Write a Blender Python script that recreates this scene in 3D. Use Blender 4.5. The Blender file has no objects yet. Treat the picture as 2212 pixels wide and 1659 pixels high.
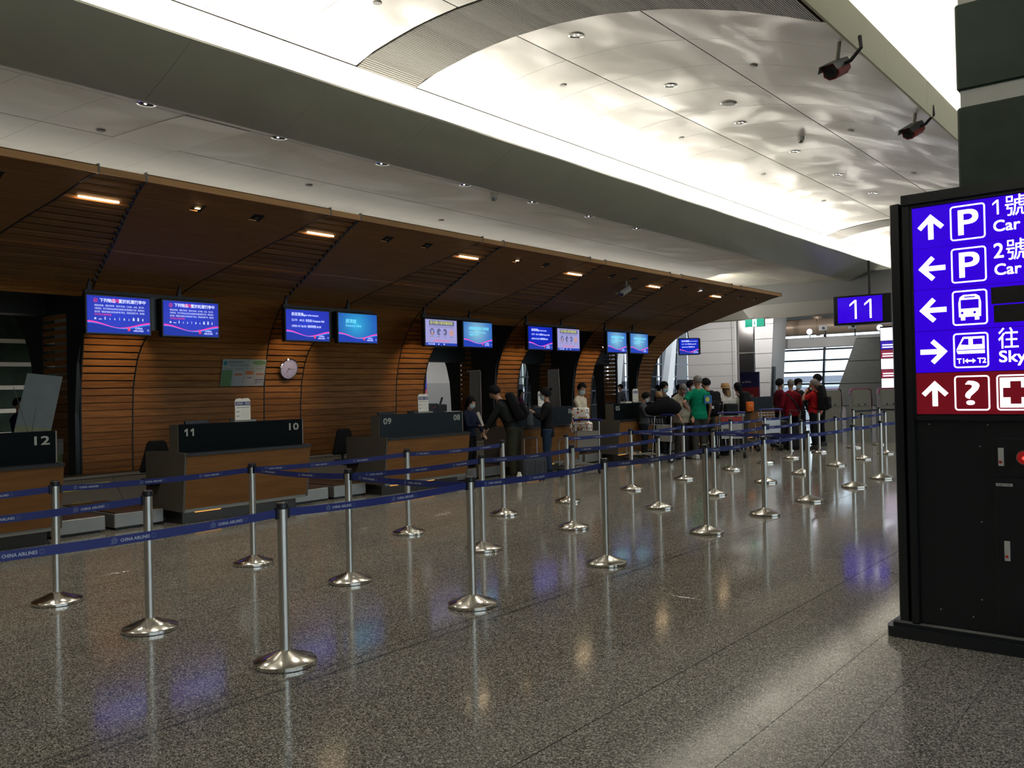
import bpy, bmesh, math, random
from mathutils import Vector, Matrix
random.seed(7)
S = bpy.context.scene
COL = S.collection
PI = math.pi
R = math.radians
# ------------------------------------------------------------------ camera
FPX, YAW, PITCH, ROLL, HC = 1883.06, R(38.878), R(0.446), R(-1.298), 1.6
cy, sy = math.cos(YAW), math.sin(YAW)
cp, sp = math.cos(PITCH), math.sin(PITCH)
cr, sr = math.cos(ROLL), math.sin(ROLL)
fw = Vector((-sy, cy, 0)); rt = Vector((cy, sy, 0)); up = Vector((0, 0, 1))
f2 = fw * cp + up * sp; u2 = up * cp - fw * sp
r3 = rt * cr + u2 * sr; u3 = u2 * cr - rt * sr
cam = bpy.data.cameras.new('camera'); cam.sensor_width = 36; cam.sensor_fit = 'HORIZONTAL'
cam.lens = FPX / 2212 * 36; cam.clip_end = 300
co = bpy.data.objects.new('camera', cam); COL.objects.link(co)
co.matrix_world = Matrix(((r3.x, u3.x, -f2.x, 0), (r3.y, u3.y, -f2.y, 0), (r3.z, u3.z, -f2.z, HC), (0, 0, 0, 1)))
S.camera = co
# ------------------------------------------------------------------ view, world, big lights
S.view_settings.view_transform = 'Standard'; S.view_settings.look = 'None'
S.view_settings.exposure = 0.0; S.view_settings.gamma = 1.0; S.view_settings.use_curve_mapping = False
S.cycles.max_bounces = 7; S.cycles.diffuse_bounces = 4; S.cycles.glossy_bounces = 4
S.cycles.transparent_max_bounces = 12; S.cycles.sample_clamp_indirect = 4.0
S.cycles.caustics_reflective = False; S.cycles.caustics_refractive = False
S.cycles.use_denoising = True
w = bpy.data.worlds.new('sky'); S.world = w; w.use_nodes = True
bg = w.node_tree.nodes['Background']; bg.inputs[0].default_value = (0.80, 0.90, 1.0, 1); bg.inputs[1].default_value = 2.7

def area(name, loc, target, sx, sy_, power, color, portal=False):
    l = bpy.data.lights.new(name, 'AREA'); l.shape = 'RECTANGLE'; l.size = sx; l.size_y = sy_; l.energy = power; l.color = color
    if portal: l.cycles.is_portal = True
    o = bpy.data.objects.new(name, l); COL.objects.link(o); o.location = loc
    d = Vector(target) - Vector(loc)
    z = -d.normalized(); y = Vector((0, 1, 0)) if abs(z.y) < .9 else Vector((0, 0, 1))
    x = y.cross(z).normalized(); y = z.cross(x)
    o.matrix_world = Matrix(((x.x, y.x, z.x, loc[0]), (x.y, y.y, z.y, loc[1]), (x.z, y.z, z.z, loc[2]), (0, 0, 0, 1)))
    return o
# fluorescent coves: one on top of the long beam, one above the cream soffit on the right
area('cove_light', (-9.3, 14, 5.30), (-9.1, 14, 6.2), .2, 56, 1250, (1, .94, .82))
area('cove_light', (-3.32, 14, 5.72), (-3.0, 14, 6.9), .2, 56, 1300, (1, .95, .84))
area('canopy_top_fill', (-12.2, 10, 4.15), (-11.0, 10, 5.0), 1.2, 36, 130, (1, .95, .86))  # unseen fill light, added to brighten the lower ceiling
def spot(name, loc, tgt, power, color, ang, blend=.6, r=.05):
    l = bpy.data.lights.new(name, 'SPOT'); l.energy = power; l.color = color; l.spot_size = ang; l.spot_blend = blend; l.shadow_soft_size = r
    o = bpy.data.objects.new(name, l); COL.objects.link(o); o.location = loc
    o.rotation_euler = (Vector(tgt) - Vector(loc)).to_track_quat('-Z', 'Y').to_euler(); return o
# hall fill along the vault row, lit downlights of the lower ceiling, more fill
for i in range(-3, 12): spot('vault_row_fill', (-6.55, 9.66 + 2.6 * i, 6.30), (-6.55, 9.66 + 2.6 * i, 0), 170, (1, .93, .82), R(120))  # added hall fill; the vault fixtures themselves look mostly unlit
for i in range(-4, 13): spot('lower_downlight_lamp', (-8.86, 4.85 + 1.706 * i, 4.74), (-8.86, 4.85 + 1.706 * i, 0), 50, (1, .93, .82), R(110))
for i in range(5): spot('passage_fill', (-17.3 + 1.5 * i, 30.6, 4.3), (-17.3 + 1.5 * i, 34, 1.2), 120, (1, .97, .95), R(130))  # unseen spots added to brighten the white end wall
for i in range(6): spot('far_hall_fill', (-20.0, 4 + 5.2 * i, 5.0), (-20.6, 4 + 5.2 * i, 0), 420, (1, .97, .92), R(140))  # added lamps that keep the view through the openings from going black
area('end_fill', (-12.0, 24.6, 4.2), (-10.6, 26.6, 4.9), .6, 2.5, 26, (1, .92, .76))  # added light for the pale ceiling past the canopy end
# daylight portals in the glazing of the far end and of the far side
area('window_portal', (-12.5, 38.2, 2.2), (-12.5, 20, 2.2), 12, 4.2, 1, (1, 1, 1), True)
area('window_portal', (-26.2, 38, 2.6), (-10, 38, 2.6), 4.6, 28, 1, (1, 1, 1), True)
area('window_portal', (5.3, 18, 2.9), (0, 18, 2.9), 4.6, 44, 1, (1, 1, 1), True)
# ------------------------------------------------------------------ materials
MATS = {}
def nodes(m): return m.node_tree.nodes, m.node_tree.links
def mat(name, col, rough=.6, metal=0., emit=None, es=0., noise=0., nscale=6., bump=0., spec=None, nstretch=None, coat=0):
    if name in MATS: return MATS[name]
    m = bpy.data.materials.new(name); m.use_nodes = True; N, L = nodes(m)
    b = N['Principled BSDF']; b.inputs['Base Color'].default_value = (*col, 1)
    b.inputs['Roughness'].default_value = rough; b.inputs['Metallic'].default_value = metal
    if spec is not None: b.inputs['Specular IOR Level'].default_value = spec
    if coat: b.inputs['Coat Weight'].default_value = coat; b.inputs['Coat Roughness'].default_value = .1
    if emit: b.inputs['Emission Color'].default_value = (*emit, 1); b.inputs['Emission Strength'].default_value = es
    if noise or bump:
        t = N.new('ShaderNodeTexCoord'); mp = N.new('ShaderNodeMapping'); n = N.new('ShaderNodeTexNoise')
        n.inputs['Scale'].default_value = nscale; n.inputs['Detail'].default_value = 5
        if nstretch: mp.inputs['Scale'].default_value = nstretch
        L.new(t.outputs['Object'], mp.inputs[0]); L.new(mp.outputs[0], n.inputs['Vector'])
        if noise:
            r = N.new('ShaderNodeValToRGB'); r.color_ramp.elements[0].position = .3; r.color_ramp.elements[1].position = .7
            r.color_ramp.elements[0].color = (*[c * (1 - noise) for c in col], 1)
            r.color_ramp.elements[1].color = (*[min(1, c * (1 + noise)) for c in col], 1)
            L.new(n.outputs['Fac'], r.inputs[0]); L.new(r.outputs[0], b.inputs['Base Color'])
        if bump:
            bp = N.new('ShaderNodeBump'); bp.inputs['Strength'].default_value = bump; bp.inputs['Distance'].default_value = .01
            L.new(n.outputs['Fac'], bp.inputs['Height']); L.new(bp.outputs[0], b.inputs['Normal'])
    MATS[name] = m
    return m
def wood(name, a, b_, rough=.45, gs=(18, 1.2, 18)):
    m = bpy.data.materials.new(name); m.use_nodes = True; N, L = nodes(m); b = N['Principled BSDF']
    t = N.new('ShaderNodeTexCoord'); oi = N.new('ShaderNodeObjectInfo'); mp = N.new('ShaderNodeMapping')
    n = N.new('ShaderNodeTexNoise'); mp.inputs['Scale'].default_value = gs; n.inputs['Scale'].default_value = 1.6
    n.inputs['Detail'].default_value = 7; n.inputs['Distortion'].default_value = .6
    va = N.new('ShaderNodeVectorMath'); va.operation = 'ADD'; vm = N.new('ShaderNodeVectorMath'); vm.operation = 'SCALE'
    L.new(oi.outputs['Random'], vm.inputs[0]); vm.inputs['Scale'].default_value = 23
    L.new(t.outputs['Object'], mp.inputs[0]); L.new(mp.outputs[0], va.inputs[0]); L.new(vm.outputs[0], va.inputs[1]); L.new(va.outputs[0], n.inputs['Vector'])
    r = N.new('ShaderNodeValToRGB'); r.color_ramp.elements[0].position = .3; r.color_ramp.elements[1].position = .72
    r.color_ramp.elements[0].color = (*a, 1); r.color_ramp.elements[1].color = (*b_, 1)
    hv = N.new('ShaderNodeHueSaturation'); mr = N.new('ShaderNodeMapRange'); mr.inputs['To Min'].default_value = .82; mr.inputs['To Max'].default_value = 1.16
    L.new(oi.outputs['Random'], mr.inputs['Value']); L.new(mr.outputs[0], hv.inputs['Value'])
    L.new(n.outputs['Fac'], r.inputs[0]); L.new(r.outputs[0], hv.inputs['Color']); L.new(hv.outputs[0], b.inputs['Base Color'])
    b.inputs['Roughness'].default_value = rough; b.inputs['Specular IOR Level'].default_value = .25
    MATS[name] = m
    return m
def granite():
    m = bpy.data.materials.new('granite'); m.use_nodes = True; N, L = nodes(m); b = N['Principled BSDF']
    g = N.new('ShaderNodeNewGeometry')
    v = N.new('ShaderNodeTexVoronoi'); v.inputs['Scale'].default_value = 165
    n = N.new('ShaderNodeTexNoise'); n.inputs['Scale'].default_value = 60; n.inputs['Detail'].default_value = 4
    n2 = N.new('ShaderNodeTexNoise'); n2.inputs['Scale'].default_value = .8; n2.inputs['Detail'].default_value = 3
    for q in (v, n, n2): L.new(g.outputs['Position'], q.inputs['Vector'])
    sep = N.new('ShaderNodeSeparateColor'); L.new(v.outputs['Color'], sep.inputs[0])
    r = N.new('ShaderNodeValToRGB'); e = r.color_ramp.elements
    e[0].position = .1; e[0].color = (.035, .033, .028, 1); e[1].position = .95; e[1].color = (.70, .65, .54, 1)
    k = e.new(.35); k.color = (.105, .099, .083, 1); k = e.new(.65); k.color = (.26, .245, .205, 1)
    mx = N.new('ShaderNodeMix'); mx.data_type = 'FLOAT'; mx.inputs[0].default_value = .3
    L.new(sep.outputs[0], mx.inputs[2]); L.new(n.outputs['Fac'], mx.inputs[3]); L.new(mx.outputs[0], r.inputs[0])
    oi = N.new('ShaderNodeObjectInfo'); hv = N.new('ShaderNodeHueSaturation'); mr = N.new('ShaderNodeMapRange')
    mr.inputs['To Min'].default_value = .94; mr.inputs['To Max'].default_value = 1.06
    L.new(oi.outputs['Random'], mr.inputs['Value']); L.new(mr.outputs[0], hv.inputs['Value'])
    L.new(r.outputs[0], hv.inputs['Color']); L.new(hv.outputs[0], b.inputs['Base Color'])
    r2 = N.new('ShaderNodeMapRange'); r2.inputs['From Min'].default_value = .35; r2.inputs['From Max'].default_value = .7
    r2.inputs['To Min'].default_value = .085; r2.inputs['To Max'].default_value = .14
    L.new(n2.outputs['Fac'], r2.inputs['Value']); L.new(r2.outputs[0], b.inputs['Roughness'])
    b.inputs['Specular IOR Level'].default_value = .5
    MATS['granite'] = m; return m
def ceilmat(name, col, metal, lo, hi, cvar=.12):
    m = bpy.data.materials.new(name); m.use_nodes = True; N, L = nodes(m); b = N['Principled BSDF']
    g = N.new('ShaderNodeNewGeometry'); mp = N.new('ShaderNodeMapping'); mp.inputs['Scale'].default_value = (1.0, .55, 1)
    n = N.new('ShaderNodeTexNoise'); n.inputs['Scale'].default_value = 1.1; n.inputs['Detail'].default_value = 4; n.inputs['Distortion'].default_value = 1.2
    L.new(g.outputs['Position'], mp.inputs[0]); L.new(mp.outputs[0], n.inputs['Vector'])
    r = N.new('ShaderNodeMapRange'); r.inputs['From Min'].default_value = .35; r.inputs['From Max'].default_value = .65
    r.inputs['To Min'].default_value = lo; r.inputs['To Max'].default_value = hi
    L.new(n.outputs['Fac'], r.inputs['Value']); L.new(r.outputs[0], b.inputs['Roughness'])
    c = N.new('ShaderNodeValToRGB'); c.color_ramp.elements[0].position = .38; c.color_ramp.elements[1].position = .62
    c.color_ramp.elements[0].color = (*[x * (1 - cvar) for x in col], 1); c.color_ramp.elements[1].color = (*[min(1, x * (1 + cvar)) for x in col], 1)
    L.new(n.outputs['Fac'], c.inputs[0]); L.new(c.outputs[0], b.inputs['Base Color'])
    b.inputs['Metallic'].default_value = metal
    bp = N.new('ShaderNodeBump'); bp.inputs['Strength'].default_value = .16; bp.inputs['Distance'].default_value = .02
    L.new(n.outputs['Fac'], bp.inputs['Height']); L.new(bp.outputs[0], b.inputs['Normal'])
    MATS[name] = m; return m
def glass():
    m = bpy.data.materials.new('window_glass'); m.use_nodes = True; N, L = nodes(m)
    for n in list(N): N.remove(n)
    o = N.new('ShaderNodeOutputMaterial'); t = N.new('ShaderNodeBsdfTransparent'); t.inputs[0].default_value = (.93, .97, .98, 1)
    g = N.new('ShaderNodeBsdfGlossy'); g.inputs['Roughness'].default_value = .02; f = N.new('ShaderNodeFresnel'); mx = N.new('ShaderNodeMixShader')
    L.new(f.outputs[0], mx.inputs[0]); L.new(t.outputs[0], mx.inputs[1]); L.new(g.outputs[0], mx.inputs[2]); L.new(mx.outputs[0], o.inputs[0])
    MATS['window_glass'] = m; return m
def clothpat(name):
    m = bpy.data.materials.new(name); m.use_nodes = True; N, L = nodes(m); b = N['Principled BSDF']
    t = N.new('ShaderNodeTexCoord'); v = N.new('ShaderNodeTexVoronoi'); v.inputs['Scale'].default_value = 28; v.inputs['Randomness'].default_value = 1
    L.new(t.outputs['Object'], v.inputs['Vector']); s = N.new('ShaderNodeSeparateColor'); L.new(v.outputs['Color'], s.inputs[0])
    r = N.new('ShaderNodeValToRGB'); r.color_ramp.interpolation = 'CONSTANT'; e = r.color_ramp.elements
    e[0].position = 0; e[0].color = (.75, .72, .66, 1); e[1].position = .5; e[1].color = (.45, .04, .04, 1)
    for p, c in ((.62, (.75, .72, .66)), (.74, (.03, .03, .04)), (.84, (.7, .68, .62)), (.93, (.5, .25, .05))):
        k = e.new(p); k.color = (*c, 1)
    L.new(s.outputs[0], r.inputs[0]); L.new(r.outputs[0], b.inputs['Base Color']); b.inputs['Roughness'].default_value = .6
    MATS[name] = m; return m
def grad_screen(name, c1, c2, strength):
    m = bpy.data.materials.new(name); m.use_nodes = True; N, L = nodes(m); b = N['Principled BSDF']
    b.inputs['Base Color'].default_value = (.01, .01, .015, 1); b.inputs['Roughness'].default_value = .25
    t = N.new('ShaderNodeTexCoord'); g = N.new('ShaderNodeTexGradient'); g.gradient_type = 'QUADRATIC_SPHERE'
    mp = N.new('ShaderNodeMapping'); mp.inputs['Location'].default_value = (0, .05, -.1); mp.inputs['Scale'].default_value = (1, 1.35, 1.6)
    L.new(t.outputs['Object'], mp.inputs[0]); L.new(mp.outputs[0], g.inputs[0])
    r = N.new('ShaderNodeValToRGB'); r.color_ramp.elements[0].color = (*c1, 1); r.color_ramp.elements[1].color = (*c2, 1)
    L.new(g.outputs[0], r.inputs[0]); L.new(r.outputs[0], b.inputs['Emission Color']); b.inputs['Emission Strength'].default_value = strength
    MATS[name] = m; return m
granite(); glass(); clothpat('patterned_cloth')
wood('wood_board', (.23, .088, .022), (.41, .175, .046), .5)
wood('wood_canopy', (.20, .095, .035), (.26, .130, .050), .7)
wood('wood_counter', (.14, .060, .015), (.20, .088, .023), .5, (10, 1, 10))
wood('wood_fascia', (.78, .42, .17), (.9, .50, .22), .5)  # fascia wood made paler, carrying the light on this edge in its colour
ceilmat('ceiling_metal', (.50, .485, .46), .45, .28, .6, .16)
ceilmat('ceiling_lower', (.72, .70, .62), .1, .45, .65, .10)
ceilmat('access_panel', (.86, .84, .75), .1, .45, .65, .05)
ceilmat('beam_metal', (.56, .57, .47), .1, .4, .55, .04)
mat('strip_slat', (.10, .095, .08), .5, .4)
M = lambda n: MATS[n]
mat('black', (.006, .006, .007), .45); mat('dark_gap', (.004, .004, .004), .9)
mat('dark_frame', (.013, .017, .018), .45); mat('rib_black', (.008, .009, .009), .5)
mat('counter_black', (.003, .005, .006), .6, spec=.06); mat('counter_blue', (.009, .014, .019), .45, spec=.16)
mat('counter_grey', (.085, .074, .058), .55); mat('counter_trim', (.22, .21, .18), .4, .3)
mat('plinth', (.05, .045, .035), .35, .3)
mat('steel', (.66, .64, .58), .33, 1.0, noise=.06, nscale=3, nstretch=(40, 40, 1)); mat('steel_base', (.70, .67, .60), .17, 1.0)
mat('chrome', (.8, .8, .78), .08, 1.0); mat('steel_dull', (.30, .30, .28), .42, .7, noise=.08)
mat('brushed_panel', (.42, .40, .38), .18, 1.0)
mat('belt_blue', (.016, .028, .17), .55); mat('belt_text', (.55, .57, .65), .6); mat('belt_logo', (.10, .13, .26), .6)
mat('belt_black', (.008, .008, .018), .6)
mat('cream', (.78, .76, .56), .5); mat('white_wall', (.55, .54, .53), .55, noise=.03, nscale=1.2)
mat('white_paint', (.72, .71, .68), .5); mat('grey_wall', (.22, .23, .22), .6, noise=.05); mat('off_white', (.45, .43, .38), .7)
mat('bulk_grey', (.30, .31, .31), .6); mat('bulk_light', (.42, .42, .41), .6)
mat('marble_green', (.024, .046, .032), .4, spec=.3, noise=.35, nscale=2.2); mat('marble_white', (.85, .83, .76), .35, noise=.05)
mat('lamp_off', (.3, .3, .3), .2, .8)
mat('lamp_white', (1, 1, 1), .5, emit=(1, .97, .9), es=9); mat('lamp_warm', (1, .8, .5), .5, emit=(1, .62, .26), es=14)
mat('lamp_tube', (1, .9, .7), .5, emit=(1, .74, .42), es=22); mat('lamp_cool', (1, 1, 1), .5, emit=(.85, .88, 1), es=10)
mat('tube_reflector', (.6, .35, .1), .4, .3)
mat('glow_amber', (1, .6, .2), .5, emit=(1, .42, .07), es=1.1)
mat('sign_black', (.008, .010, .012), .33); mat('sign_frame', (.012, .015, .018), .3); mat('blackout', (.004, .004, .005), .5)
mat('sign_blue', (.01, .0, .2), .12, emit=(.030, .0, .62), es=1.05); mat('sign_red', (.1, 0, 0), .25, emit=(.115, .004, .010), es=1)
mat('sign_white', (1, 1, 1), .3, emit=(.93, .93, 1), es=1.6)
mat('arrow_red', (.5, 0, 0), .3, emit=(1, .05, .03), es=3); mat('lens_red', (.15, .01, .01), .2, emit=(.3, .01, .01), es=.5)
mat('label_white', (.6, .6, .56), .5); mat('label_ink', (.05, .05, .07), .6); mat('red_dot', (.5, .02, .02), .5)
mat('number_paint', (.28, .29, .26), .5)
mat('monitor_black', (.006, .006, .007), .3)
grad_screen('screen_blue', (.0, .012, .42), (.0, .025, .60), 1.0)
grad_screen('screen_cyan', (.0, .05, .42), (.02, .42, .72), 1.0)
grad_screen('screen_pale', (.0, .10, .50), (.30, .62, .72), 1.0)
mat('screen_violet', (.1, .1, .1), .3, emit=(.36, .34, .68), es=.95)
def em(name, c, s=1.0): return mat(name, c, .5, emit=c, es=s)
em('px_white', (.62, .66, .95)); em('px_red', (.85, .05, .12)); em('px_pink', (.85, .05, .42)); em('px_cyan', (.02, .25, .75))
em('px_navy', (.01, .03, .32)); em('px_slate', (.10, .11, .22)); em('px_grey', (.12, .13, .2)); em('px_yellow', (.5, .5, .12)); em('px_orange', (.6, .25, .08))
em('px_lightcyan', (.15, .60, .80)); em('px_deep', (.01, .04, .38)); em('pc_blue', (.30, .45, .62), .9)
em('exit_green', (.0, .30, .20), 1.0); em('board_white', (.85, .82, .9), 1.6); em('board_red', (.25, .03, .06), 1); em('board_blue', (.04, .02, .4), 1)
mat('yellow_tape', (.50, .47, .03), .5); mat('brown_rubber', (.06, .028, .012), .6)
mat('paper', (.62, .61, .55), .6); mat('paper_blue', (.06, .07, .18), .6); mat('paper_grey', (.28, .28, .30), .6)
mat('poster_base', (.34, .38, .34), .5); mat('poster_green', (.12, .24, .10), .5); mat('poster_orange', (.45, .16, .05), .5)
mat('poster_teal', (.02, .22, .26), .5); mat('poster_white', (.42, .41, .40), .5); mat('poster_ink', (.05, .06, .08), .5)
mat('clock_face', (.55, .52, .75), .4, noise=.02); mat('clock_ink', (.04, .04, .06), .5)
mat('banner_top', (.55, .64, .62), .6, noise=.06); mat('banner_mid', (.66, .68, .42), .6, noise=.1); mat('banner_pink', (.20, .13, .13), .6); mat('banner_blue', (.14, .20, .26), .6)
mat('rollup_grey', (.60, .56, .53), .55, noise=.04); mat('bin_green', (.10, .17, .05), .5); mat('bin_grey', (.20, .20, .18), .5)
mat('camera_red', (.30, .012, .015), .35); mat('camera_grey', (.15, .16, .16), .4, .4); mat('camera_white', (.45, .42, .36), .45)
mat('pipe_cream', (.60, .46, .34), .35, .2); mat('magenta', (.25, .01, .10), .4); mat('kiosk_grey', (.20, .19, .15), .4); mat('kiosk_white', (.55, .55, .6), .35)
mat('teal_glow', (.3, .5, .5), .3, emit=(.35, .65, .68), es=.8)
mat('banner_navy', (.012, .012, .07), .5); mat('banner_red', (.20, .012, .02), .5); mat('banner_ink', (.45, .35, .38), .5)
mat('skin', (.40, .22, .14), .55); mat('skin_tan', (.33, .16, .10), .55); mat('hair_black', (.005, .005, .006), .8, spec=.15, bump=.5, nscale=40)
mat('hair_grey', (.12, .11, .10), .6, bump=.5, nscale=40); mat('hair_blonde', (.22, .13, .05), .6, bump=.5, nscale=40)
mat('mask_blue', (.42, .55, .56), .7); mat('straw', (.42, .25, .09), .8, bump=.6, nscale=60)
for n_, c_ in dict(c_black=(.007, .007, .008), c_dark=(.014, .017, .016), c_olive=(.030, .032, .020), c_jeans=(.020, .035, .065), c_cream=(.50, .44, .34), c_tee=(.30, .27, .21),
                   c_green=(.0, .17, .085), c_grey=(.045, .042, .036), c_slate=(.06, .065, .075), c_maroon=(.085, .006, .018), c_red=(.33, .008, .012), c_white=(.42, .40, .36),
                   c_darkred=(.14, .004, .010), c_pink=(.20, .04, .09), c_orange=(.55, .12, .02), c_navy=(.01, .014, .035)).items():
    mat(n_, c_, .9, spec=.15, noise=.18, nscale=14, bump=.3)
mat('shoe_white', (.45, .44, .42), .6); mat('shoe_dark', (.01, .01, .01), .6)
mat('pale_blue', (.02, .12, .32), .7); mat('sun_yellow', (.50, .45, .05), .7)
mat('trolley_metal', (.40, .39, .36), .3, .9); mat('trolley_blue', (.012, .016, .14), .4); mat('rubber', (.012, .012, .012), .7)
mat('ad_panel', (.38, .38, .36), .5); mat('ad_red', (.30, .025, .015), .5)
mat('leaf', (.10, .22, .05), .7, noise=.4, nscale=3); mat('bark', (.08, .06, .04), .8); mat('tarmac', (.25, .25, .25), .8)
mat('louvre', (.35, .35, .42), .6); mat('facade_white', (.9, .92, .95), .6); mat('mullion', (.04, .055, .08), .4); mat('suitcase_black', (.010, .010, .012), .35)

# ------------------------------------------------------------------ mesh helpers
class MB:
    def __init__(s): s.v = []; s.f = []; s.m = []; s.cur = 0
    def add(s, vs, fs):
        o = len(s.v); s.v += [tuple(p) for p in vs]; s.f += [tuple(i + o for i in f) for f in fs]; s.m += [s.cur] * len(fs); return s
    def box(s, a, b):
        x0, y0, z0 = a; x1, y1, z1 = b
        return s.hexa([(x0, y0, z0), (x1, y0, z0), (x1, y1, z0), (x0, y1, z0), (x0, y0, z1), (x1, y0, z1), (x1, y1, z1), (x0, y1, z1)])
    def hexa(s, p): return s.add(p, [(0, 3, 2, 1), (4, 5, 6, 7), (0, 1, 5, 4), (1, 2, 6, 5), (2, 3, 7, 6), (3, 0, 4, 7)])
    def rbox(s, a, b, r=.02, seg=2):
        bm = bmesh.new(); bmesh.ops.create_cube(bm, size=1)
        for v in bm.verts: v.co = Vector([a[i] if v.co[i] < 0 else b[i] for i in range(3)])
        bmesh.ops.bevel(bm, geom=list(bm.edges), offset=r, segments=seg, affect='EDGES', profile=.5)
        bm.verts.index_update(); s.add([v.co[:] for v in bm.verts], [[v.index for v in f.verts] for f in bm.faces]); bm.free(); return s
    def tube(s, pts, rad, n=10, caps=True, sq=1.0, upv=None):
        """swept tube; rad number or list (numbers or (rx, ry)); sq squashes the second axis"""
        pts = [Vector(p) for p in pts]; k = len(pts)
        if not isinstance(rad, (list, tuple)): rad = [rad] * k
        rings = []; ref = None
        for i, p in enumerate(pts):
            d = (pts[min(i + 1, k - 1)] - pts[max(i - 1, 0)]).normalized()
            if upv is not None: x = Vector(upv)
            elif ref is None: x = Vector((1, 0, 0)) if abs(d.x) < .8 else Vector((0, 1, 0))
            else: x = ref
            x = (x - d * x.dot(d)).normalized(); ref = x; y = d.cross(x)
            r = rad[i]; rx, ry = r if isinstance(r, (list, tuple)) else (r, r * sq)
            rings.append([p + x * (rx * math.cos(2 * PI * j / n)) + y * (ry * math.sin(2 * PI * j / n)) for j in range(n)])
        vs = [q for r_ in rings for q in r_]; fs = []
        for i in range(k - 1):
            for j in range(n):
                j2 = (j + 1) % n; fs.append((i * n + j, i * n + j2, (i + 1) * n + j2, (i + 1) * n + j))
        if caps: fs.append(tuple(range(n))[::-1]); fs.append(tuple((k - 1) * n + j for j in range(n)))
        return s.add(vs, fs)
    def lathe(s, prof, n=24, c=(0, 0, 0), caps=True):
        vs = []; fs = []; k = len(prof)
        for r, z in prof:
            for j in range(n): a = 2 * PI * j / n; vs.append((c[0] + r * math.cos(a), c[1] + r * math.sin(a), c[2] + z))
        for i in range(k - 1):
            for j in range(n): j2 = (j + 1) % n; fs.append((i * n + j, i * n + j2, (i + 1) * n + j2, (i + 1) * n + j))
        if caps: fs.append(tuple(range(n))[::-1]); fs.append(tuple((k - 1) * n + j for j in range(n)))
        return s.add(vs, fs)
    def ell(s, c, r, n=12, m=8):
        return s.tube([(c[0], c[1], c[2] + r[2] * -math.cos(PI * i / m)) for i in range(m + 1)], [(max(.0005, r[0] * math.sin(PI * i / m)), max(.0005, r[1] * math.sin(PI * i / m))) for i in range(m + 1)], n, upv=(1, 0, 0))
    def prism(s, poly, axis, a, b):
        """extrude 2D polygon along axis ('x','y','z') from a to b"""
        def P(u, v, t): return {'x': (t, u, v), 'y': (u, t, v), 'z': (u, v, t)}[axis]
        k = len(poly); vs = [P(u, v, a) for u, v in poly] + [P(u, v, b) for u, v in poly]
        fs = [tuple(range(k))[::-1], tuple(range(k, 2 * k))] + [(i, (i + 1) % k, k + (i + 1) % k, k + i) for i in range(k)]
        return s.add(vs, fs)
    def mapv(s, fn): s.v = [tuple(fn(Vector(p))) for p in s.v]; return s
    def mesh(s, name, mats, smooth=False):
        me = bpy.data.meshes.new(name); me.from_pydata(s.v, [], s.f)
        for m in (mats if isinstance(mats, (list, tuple)) else [mats]): me.materials.append(M(m) if isinstance(m, str) else m)
        if any(s.m): me.polygons.foreach_set('material_index', s.m)
        bm = bmesh.new(); bm.from_mesh(me); bmesh.ops.recalc_face_normals(bm, faces=bm.faces); bm.to_mesh(me); bm.free()
        if smooth:
            me.shade_smooth(); 
            try: me.set_sharp_from_angle(angle=R(35))
            except Exception: pass
        me.update(); return me
    def build(s, name, mats, parent=None, smooth=False, **kw): return obj(name, s.mesh(name, mats, smooth), parent, **kw)
def obj(name, me, parent=None, loc=None, rz=0, label=None):
    o = bpy.data.objects.new(name, me); COL.objects.link(o); o.parent = parent
    if loc is not None: o.location = loc
    if rz: o.rotation_euler = (0, 0, rz)
    if label: o['label'] = label
    return o
def thing(name, label, cat, loc=(0, 0, 0), rz=0, group=None):
    o = bpy.data.objects.new(name, None); COL.objects.link(o); o.location = loc; o.rotation_euler = (0, 0, rz); o.empty_display_size = .1
    o['label'] = label; o['category'] = cat
    if group: o['group'] = group
    return o
def tag(o, label, cat, group=None, kind=None):
    o['label'] = label; o['category'] = cat
    if group: o['group'] = group
    if kind: o['kind'] = kind
    return o
def struct(name, label=None, mb=None, m=None, smooth=False):
    o = obj(name, mb.mesh(name, m, smooth)) if mb else bpy.data.objects.new(name, None)
    if not mb: COL.objects.link(o)
    o['kind'] = 'structure'; o['category'] = name.split('_')[0]
    if label: o['label'] = label
    return o
TC = {}
def textverts(s, res=2):
    if (s, res) in TC: return TC[(s, res)]
    cu = bpy.data.curves.new('t', 'FONT'); cu.body = s; cu.resolution_u = res; cu.align_x = 'LEFT'
    o = bpy.data.objects.new('t', cu); me = bpy.data.meshes.new_from_object(o)
    vs = [v.co[:2] for v in me.vertices]; fs = [tuple(p.vertices) for p in me.polygons]
    bpy.data.objects.remove(o); bpy.data.curves.remove(cu); bpy.data.meshes.remove(me)
    TC[(s, res)] = (vs, fs); return vs, fs
def T(mb, s, x, y, h, frame, off=.002, width=None, bold=0, center=False, res=2, align=None):
    """text of cap height ~h at (x,y) in a frame (origin,right,up)"""
    vs, fs = textverts(s, res)
    x0 = min(v[0] for v in vs); x1 = max(v[0] for v in vs); k = h / .70
    kx = k if width is None else width / (x1 - x0)
    O, r_, u_ = frame; n = r_.cross(u_)
    sh = x - ((x1 - x0) * kx / 2 if center else 0)
    pts = [(sh + (a - x0) * kx, y + b * k) for a, b in vs]
    for dx, dy in ([(0, 0)] if not bold else [(0, 0), (bold, 0), (0, bold), (bold, bold)]):
        mb.add([O + r_ * (a + dx) + u_ * (b + dy) + n * (off + .0002 * (dx > 0) + .0003 * (dy > 0)) for a, b in pts], fs)
    return sh + (x1 - x0) * kx
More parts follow.
